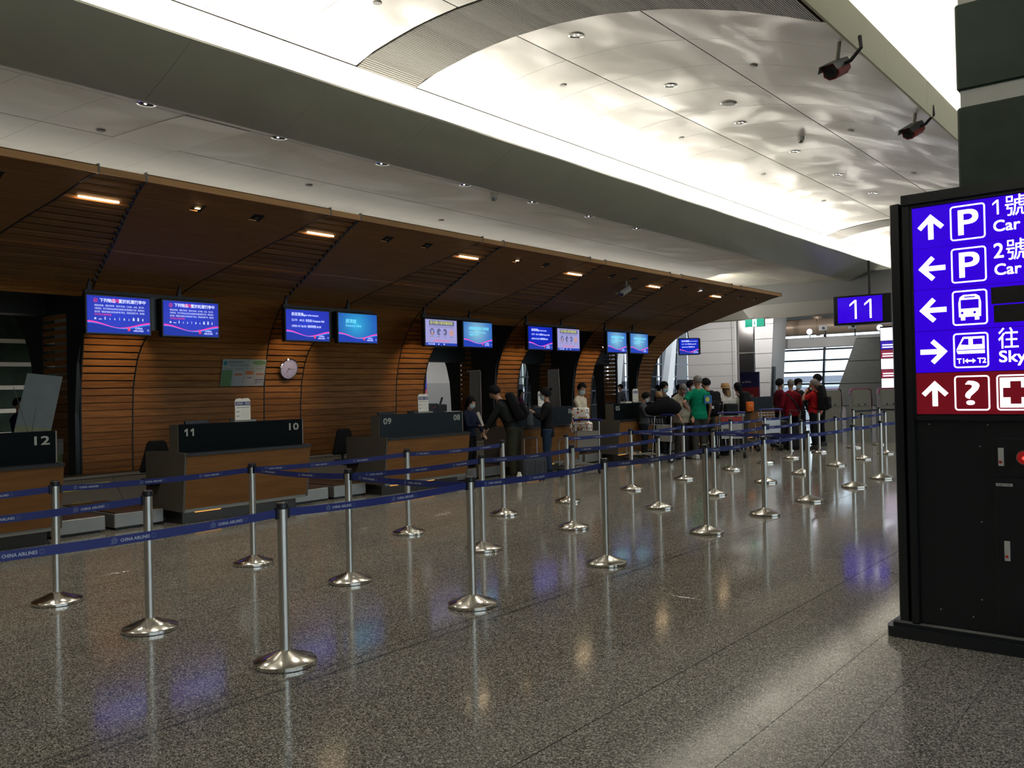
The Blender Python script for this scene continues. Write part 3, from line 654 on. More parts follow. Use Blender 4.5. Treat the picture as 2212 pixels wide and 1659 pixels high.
# ================================================================== COUNTERS
FX = (Vector((0, 0, 0)), Y_, Z_)      # frame facing +X : right = +Y, up = +Z
def frame(x, y, z): return (Vector((x, y, z)), Y_, Z_)
CTR = {-1: ('13', '12'), 0: ('11', '10'), 1: ('09', '08'), 2: ('07', '06'), 3: ('05', '04'), 4: ('03', '02'), 5: ('01', '')}
clab = {-1: 'wooden check-in counter with black fascia cut by the left edge, number 12', 0: 'wooden check-in counter with black fascia left of centre, numbers 11 and 10', 1: 'wooden check-in counter with dark blue fascia, numbers 09 and 08',
        2: 'check-in counter where the woman in black stands, numbers 07 and 06', 3: 'check-in counter with black fascia beside the black duffel, number 05', 4: 'check-in counter hidden behind the queueing group', 5: 'last check-in counter before the white end wall, number 01'}
mlab = {-1: ('black desk monitor past the left edge', 'black desk monitor behind the leftmost counter'), 0: ('black monitor top peeking over the leftmost full counter', 'black monitor top right of the white notice stand'), 1: ('black monitor top left of the notice stand on the blue counter', 'black monitor by the ticket printer'), 2: ('black monitor in front of the clerk with glasses', 'black monitor behind the woman in black'),
        3: ('black monitor by the masked boy', 'black monitor behind the grey-haired man in cream'), 4: ('black monitor hidden by the green shirt', 'black monitor hidden by the straw hat'), 5: ('black monitor near side of the last counter', 'black monitor far side of the last counter')}
for k in range(-1, 6):
    t = thing('check_in_counter', clab[k], 'counter', (0, YC(k), 0), 0, 'numbered check-in counters')
    hw_ = .97
    MB().hexa([(-10.35, -hw_ + .03, .20), (-10.12, -hw_ + .03, .20), (-10.12, hw_ - .02, .20), (-10.35, hw_ - .02, .20),
               (-10.35, -hw_ + .03, .87), (-10.04, -hw_ + .03, .87), (-10.04, hw_, .87), (-10.35, hw_, .87)]).build('front_panel', 'wood_counter', t)
    MB().box((-10.42, -hw_ + .02, .87), (-10.03, hw_ + .01, .905)).build('ledge', 'black', t)
    fa = MB().box((-10.22, -hw_ + .01, .905), (-10.19, hw_ - .02, 1.265)).build('fascia', 'counter_blue' if k in (1, 2, 5) else 'counter_black', t)
    for i, tx in enumerate(CTR[k]):
        if not tx: continue
        q = MB(); fr0 = frame(-10.188, 0, 0); (ones(q, -.86, 1.115, .095, .022, fr0, .001, gap=.9) if tx == '11' else T(q, tx, -.90 if i == 0 else .72, 1.115, .095, fr0, .001, width=.165 if i == 0 else .16, bold=.006)); q.build('number', 'number_paint', fa)
    q = MB(); q.box((-10.225, hw_ - .022, .905), (-10.187, hw_ - .012, 1.268)); q.build('edge_strip', 'counter_trim', t)
    # worktops, end panels
    MB().box((-10.95, -hw_ + .03, .74), (-10.22, hw_ - .03, .77)).build('worktop', 'counter_grey', t)
    MB().box((-10.42, -hw_ + .02, 1.24), (-10.22, hw_ - .02, 1.262)).build('shelf', 'black', t)
    for sy_ in (-1, 1):
        y = sy_ * hw_; yy = (y - .0, y + .03) if sy_ < 0 else (y - .03, y)
        MB().prism([(-11.0, .17), (-10.12, .17), (-10.045, .87), (-10.045, .91), (-10.20, .915), (-10.20, 1.262), (-10.40, 1.262), (-10.40, .93), (-11.0, .91)], 'y', *yy).build('end_panel', 'counter_grey', t)
    MB().box((-10.34, -hw_ + .03, .155), (-10.13, hw_ - .03, .20)).build('kick_trim', 'counter_trim', t)
    MB().box((-10.9, -hw_ + .08, 0), (-10.27, hw_ - .10, .155)).build('plinth', 'plinth', t)
    gl = MB().box((-10.262, -hw_ + .25, .128), (-10.245, -hw_ + (1.25 if k != 0 else .62), .136)).build('under_glow', 'glow_amber', t)
    for dy in (-.38, .3):
        m_ = MB().rbox((-10.62, dy - .26, 1.0), (-10.585, dy + .1, 1.30), .008, 1); m_.box((-10.61, dy - .12, .77), (-10.595, dy - .04, 1.0)); m_.box((-10.7, dy - .2, .77), (-10.52, dy + .05, .785))
        tag(m_.build('computer_monitor', 'monitor_black'), mlab[k][dy > 0], 'monitor', 'staff monitors behind the counters')
        COL.objects[-1].location = (0, YC(k), 0)
# staff chairs
def chair(x, y, rz, label):
    t = thing('office_chair', label, 'chair', (x, y, 0), rz, 'staff chairs behind the counters')
    MB().rbox((-.23, -.04, .62), (.23, .03, 1.04), .035, 3).mapv(lambda p: (p.x * (1 - max(0, p.z - .82) * 2.4), p.y + (p.x ** 2) * .8, p.z)).build('backrest', 'c_black', t, True)
    MB().rbox((-.24, .05, .47), (.24, .5, .55), .03, 2).build('seat', 'c_black', t, True)
    MB().tube([(0, .25, .1), (0, .25, .47)], .028, 10).build('column', 'black', t); 
    q = MB()
    for i in range(5): a = 2 * PI * i / 5; q.tube([(0, .25, .1), (.28 * math.cos(a), .25 + .28 * math.sin(a), .06)], [.025, .015], 6)
    q.build('base', 'black', t)
    for i in range(5): a = 2 * PI * i / 5; MB().tube([(.28 * math.cos(a) - .02, .25 + .28 * math.sin(a), .03), (.28 * math.cos(a) + .02, .25 + .28 * math.sin(a), .03)], .03, 8).build('castor', 'rubber', t)
    MB().tube([(0, -.01, .5), (0, -.03, .7)], .02, 8).build('back_arm', 'black', t)
chair(-11.12, 6.12, R(-100), 'black chair behind the leftmost full counter'); chair(-11.2, 9.42, R(-95), 'black office chair at the left end of the dark blue counter'); chair(-11.2, 16.35, R(-95), 'black chair beside the clerk in the cream shirt')
# counter-top notices
def notice(y, x, label, hh=.29, tint=0):
    t = thing('notice_stand', label, 'notice', (x, y, 1.263), 0, 'notice stands on the counters')
    MB().box((-.05, -.17, 0), (.06, .17, .025)).build('base', 'bin_grey', t)
    b_ = MB().prism([(-.12, .025), (.12, .025), (.12, hh), (.09, hh + .03), (.03, hh + .028), (0, hh + .02), (-.04, hh + .03), (-.10, hh + .02), (-.12, hh - .01)], 'x', -.006, .006).build('board', 'paper', t)
    fr = frame(.006, 0, 0); q = MB(); quad(q, -.115, hh - .07, .115, hh - .018, fr); q.build('header', 'paper_blue', b_)
    q = MB(); T(q, 'NOTICE' if False else '經濟艙', -.10, hh - .055, .022, fr, .003); T(q, '美加', .04, hh - .055, .024, fr, .003); q.build('header_text', 'paper', b_)
    q = MB(); quad(q, -.10, hh - .10, .10, hh - .09, fr, .002)
    for i in range(2): quad(q, -.105, .13 - i * .06, -.055, .145 - i * .06, fr, .002)
    for i in range(5): quad(q, -.03, .15 - .024 * i, .09, .152 - .024 * i, fr, .002)
    q.build('print_lines', 'paper_grey', b_)
notice(6.94, -10.32, 'white notice stand with blue header on the counter between 11 and 10'); notice(10.42, -10.32, 'white notice stand with blue header on counter 09-08')
notice(13.72, -10.32, 'white notice stand beside the masked clerk at counter 07'); notice(17.28, -10.32, 'grey-white notice stand on counter 05')
# boarding pass printers on counter 08, papers on 05
t = thing('ticket_printer', 'black ticket printer with red light behind counter 08', 'printer', (-10.75, 11.02, .77))
MB().rbox((-.15, -.16, 0), (.12, .10, .64), .02).build('body', 'monitor_black', t); MB().rbox((-.15, .12, .3), (.1, .34, .62), .02).build('side_unit', 'black', t)
MB().box((.121, -.02, .56), (.124, 0, .58)).build('red_light', 'lens_red', t); MB().tube([(0, .26, .62), (.02, .30, .74)], .018, 8).build('arm', 'black', t)
tag(MB().box((-10.40, 11.0, 1.263), (-10.24, 11.25, 1.268)).build('paper_sheet', 'paper'), 'white sheet of paper lying on counter 08', 'paper')
tag(MB().box((-10.40, 16.75, 1.263), (-10.24, 16.98, 1.30)).build('paper_stack', 'paper'), 'low white stack of papers on counter 05', 'paper')

# baggage scales between the counters, conveyor along the wall
gl_ = {-1: 'under the yellow arrow stickers', 0: 'behind the crossing belts', 1: 'beside the bending backpacker', 2: 'below the clerk in the cream shirt', 3: 'behind the queueing group', 4: 'before the last counter'}
for k in range(-1, 5):
    y0 = YC(k) + .99
    for i, (a, b) in enumerate(((.02, .66), (.77, 1.41))):
        t = thing('baggage_scale', ('nearer ' if i == 0 else 'farther ') + 'low steel baggage scale ' + gl_[k], 'scale', (-10.5, y0, 0), 0, 'baggage scales between the counters')
        MB().rbox((-1.5, a, .03), (0, b, .20), .008, 1).build('front_casing', 'steel_dull', t)
        MB().box((-1.48, a + .03, .20), (-.03, b - .03, .215)).build('belt', 'brown_rubber', t)
        MB().box((-1.46, a + .04, 0), (-.06, b - .04, .03)).build('foot', 'black', t)
cv = thing('conveyor_cover', 'long dark sloping conveyor cover with pale top rail and yellow arrow stickers', 'conveyor', (-12.1, 2.0, 0))
for i in range(11): MB().prism([(-1.2, 0), (0, 0), (0, .10), (-.4, .49), (-1.2, .49)], 'y', 2.1 * i + .004, 2.1 * i + 2.096).build('casing', 'counter_grey', cv); MB().box((-.46, 2.1 * i, .49), (-.38, 2.1 * i + 2.1, .525)).build('rail', 'counter_trim', cv)
fr_ = (Vector((0, -2.0, .10)), Y_, Vector((-.4, 0, .39)).normalized())
q = MB(); poly(q, [(5.30, .35), (6.12, .35), (6.18, .40), (6.12, .46), (5.30, .46)], fr_, .004); q.build('sticker', 'yellow_tape', cv, label='long yellow arrow sticker')
q = MB(); poly(q, [(5.48, .05), (5.76, .05), (5.84, .09), (5.76, .13), (5.48, .13)], fr_, .004); q.build('sticker', 'yellow_tape', cv, label='short yellow arrow sticker')
tag(MB().box((-13.55, -2, .3), (-13.32, 25.2, .44)).build('conveyor_belt', 'rubber'), 'long dark rubber luggage belt running along the foot of the wood wall', 'conveyor')

# ================================================================== HANGING MONITORS
def wave(mb, x0, x1, y0, amp, th, fr, ph, off):
    n = 14; up_ = []; dn = []
    for i in range(n + 1):
        u = i / n; x = x0 + (x1 - x0) * u; c = y0 + amp * math.cos(2 * PI * (u * .95 + ph)); t_ = th * (.25 + .75 * abs(math.cos(PI * (u * 1.05 + .02)))); up_.append((x, c + t_)); dn.append((x, c))
    O, r_, u_ = fr; nn = r_.cross(u_)
    vs = [O + r_ * a + u_ * b + nn * off for a, b in up_ + dn]
    mb.add(vs, [(n + 1 + i, n + 2 + i, i + 1, i) for i in range(n)])
def monitor(name, x, yc, zc, kind, label, w_=.935, h_=.53, parent=None):
    t = thing('display_monitor', label, 'monitor', (x, yc, zc), 0, 'hanging monitors over the counters')
    MB().rbox((-.10, -w_ / 2 - .03, -h_ / 2 - .03), (-.004, w_ / 2 + .03, h_ / 2 + .03), .012, 1).build('casing', 'monitor_black', t)
    scr = {'bag': 'screen_blue', 'flight': 'screen_blue', 'econ': 'screen_cyan', 'pale': 'screen_pale', 'health': 'screen_violet'}[kind]
    sc = MB().box((-.004, -w_ / 2, -h_ / 2), (0, w_ / 2, h_ / 2)).build('screen', scr, t)
    fr = frame(0, 0, 0); a, b = w_ / 2, h_ / 2
    def pb(n, m, fn): q = MB(); fn(q); q.build(n, m, sc)
    if kind != 'health':
        pb('lower_field', 'px_deep' if kind in ('econ', 'pale') else 'px_navy', lambda q: [wave(q, -a, a, -b * .62, .035, -.001, fr, .0, .0012)] and poly(q, [(-a, -b)] + [(a, -b)] + [(a - w_ * i / 14, -b * .60 + .035 * math.cos(2 * PI * ((14 - i) / 14 * .95))) for i in range(15)], fr, .001))
        pb('wave_cyan', 'px_cyan', lambda q: wave(q, -a, a, -b * .62, .038, .022, fr, -.03, .002))
        pb('wave_pink', 'px_pink', lambda q: wave(q, -a, a, -b * .58, .038, .024, fr, 0, .003))
        pb('logo_text', 'px_white', lambda q: (T(q, 'CHINA', a * .50, -b * .74, .026, fr, .004, width=.115, bold=.001), T(q, 'AIRLINES', a * .44, -b * .88, .026, fr, .004, width=.155, bold=.001), ring(q, a * .93, -b * .78, .014, .004, fr, .004)))
        pb('logo_flower', 'px_red', lambda q: plum(q, a * .30, -b * .77, .026, fr, .004))
    if kind == 'bag':
        pb('title', 'px_white', lambda q: (T(q, '下列物品', -a * .62, b * .68, .042, fr, .003, bold=.003), T(q, '置於託運行李中', -a * .02, b * .68, .042, fr, .003, bold=.003)))
        pb('title_red', 'px_red', lambda q: (T(q, '不可', -a * .25, b * .68, .042, fr, .003, bold=.003), ring(q, -a * .74, b * .75, .030, .007, fr, .003), poly(q, [(-a * .78, b * .70), (-a * .77, b * .68), (-a * .70, b * .80), (-a * .71, b * .82)], fr, .003)))
        lines = ['電腦或相機、電動牙刷等、電池行火機、打火機、火柴、電子菸、', '行動電源、電子菸等物品或其他含鋰電池裝置請置於手提（備用電池不可託運', '或託運）電腦或相機及其他隨身電子物品、請隨身攜帶行李、備用鋰電池等']
        def f(q):
            for i, ln in enumerate(lines): T(q, ln[:30], -a * .78, b * (.44 - .17 * i), .022, fr, .003, width=w_ * .80, res=1)
        pb('body_text', 'px_white', f)
        pb('body_red', 'px_red', lambda q: T(q, '可手提之隨身物品', -a * .78, -b * .05, .022, fr, .003, res=1))
        def g(q):
            for i in range(11):
                x = -a * .76 + i * a * .152; hh = [.03, .012, .045, .03, .03, .042, .035, .028, .05, .055, .045][i]; ww = [.03, .05, .016, .01, .014, .008, .02, .012, .03, .026, .016][i]
                poly(q, [(x - ww / 2, -b * .28), (x + ww / 2, -b * .28), (x + ww * .45, -b * .28 + hh * .7), (x, -b * .28 + hh), (x - ww * .4, -b * .28 + hh * .75)], fr, .003)
        pb('item_icons', 'px_white', g)
    if kind == 'flight':
        pb('title', 'px_white', lambda q: (T(q, '航班資訊', -a * .76, b * .62, .045, fr, .003, bold=.002), T(q, 'Flight Information', -a * .28, b * .62, .034, fr, .003, width=.36, bold=.001)))
        pb('flight_text', 'px_white', lambda q: (T(q, 'CI-771   09:15  峇里島 Denpasar-Bali', -a * .76, b * .25, .036, fr, .003, width=w_ * .76, bold=.0012), T(q, 'OPEN AT 06:30 / 報到時間 06:30', -a * .76, -b * .14, .036, fr, .003, width=w_ * .68, bold=.0012)))
    if kind == 'econ':
        pb('title', 'px_lightcyan', lambda q: (T(q, '經濟艙', -a * .64, b * .34, .06, fr, .003, bold=.004), T(q, 'Economy Class', -a * .64, b * .08, .042, fr, .003, width=.37, bold=.003)))
    if kind == 'pale':
        pb('title', 'px_lightcyan', lambda q: (T(q, '經濟艙網路報到 行李託運', -a * .62, b * .40, .05, fr, .003, width=w_ * .68, bold=.003), T(q, 'Economy Class Online Check-in', -a * .62, b * .12, .04, fr, .003, width=w_ * .58, bold=.002), T(q, 'Baggage Drop', -a * .62, -b * .06, .036, fr, .003, bold=.002)))
    if kind == 'health':
        pb('title_box', 'px_slate', lambda q: quad(q, -a * .78, b * .56, a * .82, b * .92, fr, .002))
        pb('title', 'px_yellow', lambda q: T(q, '從中國大陸到臺旅客', -a * .72, b * .66, .05, fr, .004, width=w_ * .72, bold=.002))
        pb('text', 'px_grey', lambda q: [T(q, '請配合防疫措施及相關規定並注意自身健康狀況', -a * .80, b * .40, .022, fr, .003, width=w_ * .8, res=1)] + [T(q, s_, -a * .72 + i * a * .42, -b * .36, .022, fr, .003, res=1) for i, s_ in enumerate(('戴口罩', '量體溫', '勤洗手', '要通報'))])
        pb('icon_disc', 'px_slate', lambda q: [disc(q, -a * .60, b * .06, .065, fr, .003, ry=.072), disc(q, -a * .17, b * .06, .06, fr, .003, ry=.07), disc(q, a * .22, b * .06, .06, fr, .003, ry=.07)])
        pb('icon_red', 'px_orange', lambda q: [ring(q, a * .64, b * .04, .07, .012, fr, .003), disc(q, a * .64, b * .0, .035, fr, .003), disc(q, -a * .60, -b * .06, .03, fr, .004)])
        pb('icon_face', 'screen_violet', lambda q: [disc(q, -a * .60, b * .08, .032, fr, .005), disc(q, -a * .10, b * .0, .028, fr, .005), disc(q, a * .16, b * .04, .028, fr, .005)])
        pb('red_line', 'px_red', lambda q: T(q, '違者將依傳染病防治法處罰', -a * .52, -b * .68, .026, fr, .003, width=w_ * .5))
        pb('footer', 'px_deep', lambda q: quad(q, -a, -b, a, -b * .80, fr, .002))
        pb('footer_text', 'px_white', lambda q: [T(q, '疾病管制署', -a * .88, -b * .95, .024, fr, .004)] + [disc(q, a * x_, -b * .9, .016, fr, .004) for x_ in (-.48, -.2, .15)])
    return t
kinds = {-1: ('econ', 'econ'), 0: ('bag', 'bag'), 1: ('flight', 'econ'), 2: ('health', 'pale'), 3: ('flight', 'health'), 4: ('pale', 'pale'), 5: ('flight', 'econ')}
ml = {0: ('first blue baggage-notice monitor from the left', 'second blue baggage-notice monitor from the left'),
      1: ('blue flight-information monitor left of the Economy Class monitor', 'cyan monitor reading Economy Class above counter 09-08'),
      2: ('pale violet health-notice monitor over the first opening', 'bright cyan monitor with white glare over counter 08'),
      3: ('small blue flight monitor over counter 07', 'pale violet health-notice monitor over counter 06'),
      4: ('nearer of the two cyan monitors over counter 05', 'farther of the two cyan monitors over counter 05'),
      5: ('blue monitor near the end wall, nearer one', 'blue monitor near the end wall, farther one')}
for k in range(0, 5):
    yc = YC(k); dx = -.28 if k == 5 else 0
    for i, dy in enumerate((-.55, .605)):
        if k == 5 and i == 1: continue
        monitor('m', -12.45 + (.0 if k < 5 else .0), yc + dy, 2.835, kinds[k][i], ml[k][i])
    br = thing('monitor_bracket', 'black hanging bracket carrying the monitor pair ' + who[k], 'bracket', (-12.58, yc, 3.14), 0, 'monitor brackets under the canopies')
    MB().box((-.03, -1.0, -.0), (.03, 1.08 if k < 5 else 0, .05)).build('rail', 'black', br); MB().box((-.02, -.06, -.5), (.02, .13, 0)).build('back_plate', 'monitor_black', br)
    for dy in (-.95, .45 if k < 5 else -.1): MB().prism([(dy - .02, .04), (dy + .06, .04), (dy + .05, .13), (dy + .03, .22)], 'x', -.02, .02).build('hanger', 'black', br)
    # spotlight on an arm, washing the wall strip
    sp_ = thing('spotlight', 'small black spotlight on an arm ' + who[k], 'lamp', (-12.95, yc - .38, 2.78), 0, 'spotlights washing the wall strips')
    MB().tube([(0, 0, 0), (.02, .02, .14), (.30, .05, .28)], .009, 6).build('arm', 'black', sp_)
    MB().tube([(.04, .06, .045), (-.06, -.02, -.04)], [.045, .05], 12).build('lamp_head', 'black', sp_)
    MB().tube([(-.058, -.018, -.038), (-.062, -.021, -.041)], .022, 12).build('lens', 'lamp_warm', sp_)
    for dy in (-.3, .3):
        spot('strip_wash', (-13.05, yc + dy, 2.80), (-13.92, yc + dy * .6, 1.95), 17, (1, .72, .45), R(75), .8, .03)
# last monitor pair seen at an angle beyond the canopy
t = monitor('m', -13.5, 26.1, 2.93, 'flight', 'turned blue monitor hanging at the end of the canopy', .62, .5); t.rotation_euler = (0, 0, R(-55))
MB().tube([(-.05, 0, .28), (-.05, -.05, .62)], .015, 6).build('hanger', 'black', t); MB().box((-.42, .34, -.26), (-.10, .39, .26)).build('side_plate', 'monitor_black', t)

# clock and poster on the wood wall
t = thing('wall_clock', 'round white wall clock with chrome rim on the wood wall', 'clock', (-13.84, 10.34, 2.12), 0)
t.rotation_euler = (0, R(15), 0)
RY = Matrix.Rotation(PI / 2, 4, 'Y')
mb = MB().lathe([(.19, -.03), (.205, -.02), (.205, .02), (.190, .03), (.184, .012)], 32, caps=False); mb.mapv(lambda p: RY @ p).build('rim', 'chrome', t, True)
mb = MB().lathe([(.183, -.02), (.183, .012)], 32); mb.mapv(lambda p: RY @ p).build('face', 'clock_face', t)
q = MB(); fr = frame(.0125, 0, 0)
for i in range(1, 13):
    a = R(90 - 30 * i); T(q, str(i), .145 * math.cos(a), .145 * math.sin(a) - .012, .026, fr, .001, center=True)
q.build('numerals', 'clock_ink', t)
def hand(ang, l, wd, n):
    d = Vector((math.sin(R(ang)), math.cos(R(ang)))); p = Vector((d.y, -d.x)); q = MB()
    poly(q, [tuple(-d * .02 - p * wd), tuple(-d * .02 + p * wd), tuple(d * l + p * wd * .4), tuple(d * l - p * wd * .4)], fr, .003); q.build(n, 'clock_ink', t)
hand(94, .13, .005, 'minute_hand'); hand(212, .095, .007, 'hour_hand'); hand(203, .14, .0018, 'second_hand')
t = thing('wall_poster', 'whitish instruction poster with green left side on the wood wall', 'poster', (-13.82, 8.91, 1.80)); t.rotation_euler = (0, R(13.5), 0)
t.location = (-13.935, 8.91, 1.80)
MB().box((-.006, 0, 0), (0, .92, .50)).build('sheet', 'poster_base', t); fr = frame(0, 0, 0)
def pq(n, m, fn): q = MB(); fn(q); q.build(n, m, t)
pq('green_field', 'poster_green', lambda q: quad(q, .01, .0, .22, .30, fr)); pq('green_blob', 'poster_green', lambda q: disc(q, .77, .44, .15, fr, .001, 20, .042))
pq('teal_mark', 'poster_teal', lambda q: disc(q, .06, .425, .042, fr, .0012, 18))
pq('phone_panel', 'poster_white', lambda q: (quad(q, .25, .01, .45, .29, fr), quad(q, .49, .01, .68, .29, fr), quad(q, .71, .01, .90, .29, fr)))
pq('orange_block', 'poster_orange', lambda q: (quad(q, .27, .20, .43, .235, fr, .002), quad(q, .50, .215, .67, .285, fr, .002), quad(q, .73, .21, .89, .24, fr, .002)))
pq('step_numbers', 'poster_ink', lambda q: [T(q, s_, x_, .315, .03, fr, .002) for s_, x_ in (('1', .05), ('2', .29), ('3', .52), ('4', .71))] + [quad(q, x_ + .04, .32, x_ + .14, .326, fr, .002) for x_ in (.05, .29, .52, .71)] + [quad(q, .13, .39, .55, .396, fr, .002), quad(q, .13, .375, .8, .378, fr, .002)] + [T(q, '航班乘客須知', .13, .43, .035, fr, .002, width=.3)])
pq('ink_bars', 'paper_blue', lambda q: (quad(q, .72, .11, .90, .125, fr, .002), quad(q, .72, .08, .79, .09, fr, .002), quad(q, .72, .05, .79, .06, fr, .002), quad(q, .80, .07, .88, .078, fr, .002), quad(q, .54, .15, .64, .165, fr, .002)))

# ================================================================== BELT STANCHIONS
base_me = MB().lathe([(.178, 0), (.186, .004), (.186, .024), (.180, .030), (.108, .056), (.038, .082), (.034, .088)], 40).mesh('stanchion_base', 'steel_base', True)
pole_me = MB().tube([(0, 0, .088), (0, 0, .935)], .031, 24).mesh('stanchion_pole', 'steel', True)
cap_me = MB().lathe([(.031, .925), (.036, .93), (.036, .955), (.033, .96)], 24).mesh('stanchion_cap', 'black', True)
top_me = MB().lathe([(.0305, .958), (.0305, .966), (.026, .968)], 24).mesh('stanchion_lid', 'chrome', True)
clip_me = MB().box((-.012, .028, .868), (.012, .046, .935)).mesh('belt_clip', 'black')
def belt(root, P0, P1, mat_='belt_blue', text=True, phase=.2, sag=.018, z0=.902, z1=.902):
    """belt from root's post to another; geometry local to root (world minus P0)"""
    D = Vector((P1[0] - P0[0], P1[1] - P0[1], z1 - z0)); L_ = D.length; d = D.normalized(); n = Vector((d.y, -d.x, 0)).normalized()
    O = Vector((0, 0, z0)); sg = lambda t: -4 * sag * (t / L_) * (1 - t / L_)
    a0, a1 = .036, L_ - .036; k = 8; mb = MB(); vs = []
    for i in range(k + 1):
        t = a0 + (a1 - a0) * i / k; c = O + d * t + Z_ * sg(t)
        vs += [c - Z_ * .024 + n * .001, c + Z_ * .024 + n * .001, c + Z_ * .024 - n * .001, c - Z_ * .024 - n * .001]
    fs = [(0, 1, 2, 3), (4 * k, 4 * k + 3, 4 * k + 2, 4 * k + 1)]
    for i in range(k):
        for j in range(4): fs.append((4 * i + j, 4 * i + (j + 1) % 4, 4 * i + 4 + (j + 1) % 4, 4 * i + 4 + j))
    mb.add(vs, fs); b = mb.build('belt', mat_, root)
    if text:
        q = MB(); lg = MB(); t = a0 + phase; fr = (Vector((0, 0, 0)), X_, Y_)
        while t + .25 < a1:
            T(q, 'CHINA AIRLINES', t + .052, -.0085, .0165, fr, 0, width=.158, bold=.0008, res=1); plum(lg, t + .022, .001, .019, fr, 0); ring(lg, t + .232, 0, .0125, .0035, fr, 0, 12); poly(lg, [(t, -.016), (t + .006, -.016), (t + .012, -.004), (t + .008, -.004)], fr, 0); t += .56
        for m_, nm, mt in ((q, 'lettering', 'belt_text'), (lg, 'emblem', 'belt_logo')):
            if not m_.v: continue
            for side in (1,):
                m2 = MB(); m2.add([O + d * p[0] + Z_ * (p[1] + sg(p[0])) + n * (.002 + p[2]) for p in m_.v], m_.f); m2.build(nm, mt, b)
    return b
RX = {'A': -4.36, 'B': -5.79, 'C': -7.20}
RYs = {'A': [1.25, 3.19, 4.88, 6.72, 8.74, 10.32, 11.82, 13.73, 15.16, 17.1, 19.0], 'B': [1.3, 3.12, 4.92, 6.66, 8.25, 10.24, 11.89, 13.77, 15.39, 17.21, 18.86, 20.5],
       'C': [1.3, 3.11, 4.93, 6.99, 8.70, 10.13, 11.88, 13.62, 15.53, 17.14, 18.53, 20.27]}
ordn = ['nearest', 'second', 'third', 'fourth', 'fifth', 'sixth', 'seventh', 'eighth', 'ninth', 'tenth', 'eleventh', 'twelfth']
rown = {'A': 'front row', 'B': 'middle row', 'C': 'back row by the counters'}
SP = {}
def stanchion(x, y, label, group):
    t = thing('belt_stanchion', label, 'stanchion', (x, y, 0), 0, group)
    obj('base', base_me, t); obj('pole', pole_me, t); c = obj('cap', cap_me, t); obj('lid', top_me, c); return t
for r_ in 'ABC':
    for i, y in enumerate(RYs[r_]):
        lbl = '%s steel belt stanchion of the %s' % (ordn[i], rown[r_])
        if i == 0: lbl = 'steel stanchion of the %s, past the left edge' % rown[r_]
        else: lbl = '%s steel stanchion in view of the %s' % (ordn[i - 1], rown[r_])
        SP[r_, i] = (stanchion(RX[r_], y, lbl, 'steel belt stanchions of the queue lanes'), RX[r_], y)
def link(a, b, **kw):
    t, x0, y0 = SP[a]; _, x1, y1 = SP[b]; belt(t, (x0, y0), (x1, y1), **kw)
    d = Vector((x1 - x0, y1 - y0)).normalized()
    for (tt, sgn) in ((t, 1), (SP[b][0], -1)):
        c = obj('belt_clip', clip_me, tt); c.rotation_euler = (0, 0, math.atan2(d.y * sgn, d.x * sgn) - PI / 2)
ph = [.30, .29, .12, .2, .1, .25, .15, .2, .2, .2, .2]
for i in range(10): link(('A', i), ('A', i + 1), phase=ph[i] if i < len(ph) else .2)
for i in (0, 2, 3, 4, 6, 7, 8, 9, 10):
    link(('B', i), ('B', i + 1), phase=.15)
for i in (0, 1, 2, 3, 5, 6, 7, 8, 9): link(('C', i), ('C', i + 1), phase=.1)
link(('C', 2 - 0), ('B', 2), phase=.12); link(('B', 2), ('A', 2), phase=.1)
link(('C', 6), ('B', 6), phase=.12); link(('B', 6), ('A', 6), phase=.12)
# black-belted lane further back
pts = [(-6.99, 22.1), (-6.75, 23.4), (-5.2, 23.6)]
lb = ['black-belted stanchion in front of the kiosks, left one', 'black-belted stanchion in front of the kiosks, middle one', 'black-belted stanchion in front of the kiosks, right one']
bt = [stanchion(x, y, l_, 'black-belted stanchions before the kiosks') for (x, y), l_ in zip(pts, lb)]
for i in range(2): belt(bt[i], pts[i], pts[i + 1], 'belt_black', False, sag=.01)

# ================================================================== DIRECTION SIGN AND CABINET (right)
t = thing('direction_sign', 'tall black illuminated direction sign with blue and red panels', 'sign', (-1.60, 5.82, 0), R(-2.2))
W_ = 2.1
MB().rbox((-.02, -.03, 0), (W_, .42, .10), .012, 1).prism([(-.06, .0), (-.035, -.06), (.3, -.075), (W_, -.075), (W_, .4), (-.06, .4)], 'z', 0, .065).build('skirt', 'sign_frame', t)
MB().prism([(0.0, .05), (.02, .0), (.075, -.02), (.09, .40), (0, .40)], 'z', .1, 2.72).build('side_rail', 'sign_frame', t, True)
MB().prism([(.085, -.005), (.10, -.03), (.14, -.03), (.14, .40), (.085, .40)], 'z', .1, 2.74).build('inner_rail', 'sign_black', t)
MB().box((.14, 0, .1), (W_, .40, 2.735)).build('body', 'sign_black', t)
MB().box((.10, -.05, 2.70), (W_, .42, 2.76)).build('top_cap', 'sign_frame', t)
fr = (Vector((0, -.004, 0)), X_, Z_)    # right = +X, up = Z, normal = -Y
sx, sz0, sz1 = .155, 1.395, 2.675; rowh = (sz1 - sz0) / 5.0
fb = MB(); fb.box((.14, -.022, 1.36), (W_, -.0, 1.39)); fb.box((.14, -.022, 2.68), (W_, 0, 2.70)); fb.box((.14, -.022, 1.36), (.155, 0, 2.70)); fb.build('bezel', 'sign_frame', t)
rows = []
for i in range(5):
    z1_ = sz1 - i * rowh; z0_ = z1_ - rowh + .003
    pn_ = MB().box((sx, -.014, z0_), (W_ - .02, 0, z1_)).build('lit_panel', 'sign_red' if i == 4 else 'sign_blue', t, label='dark red lit panel' if i == 4 else 'blue lit panel'); rows.append((pn_, (z0_ + z1_) / 2))
fr = (Vector((0, -.016, 0)), X_, Z_)
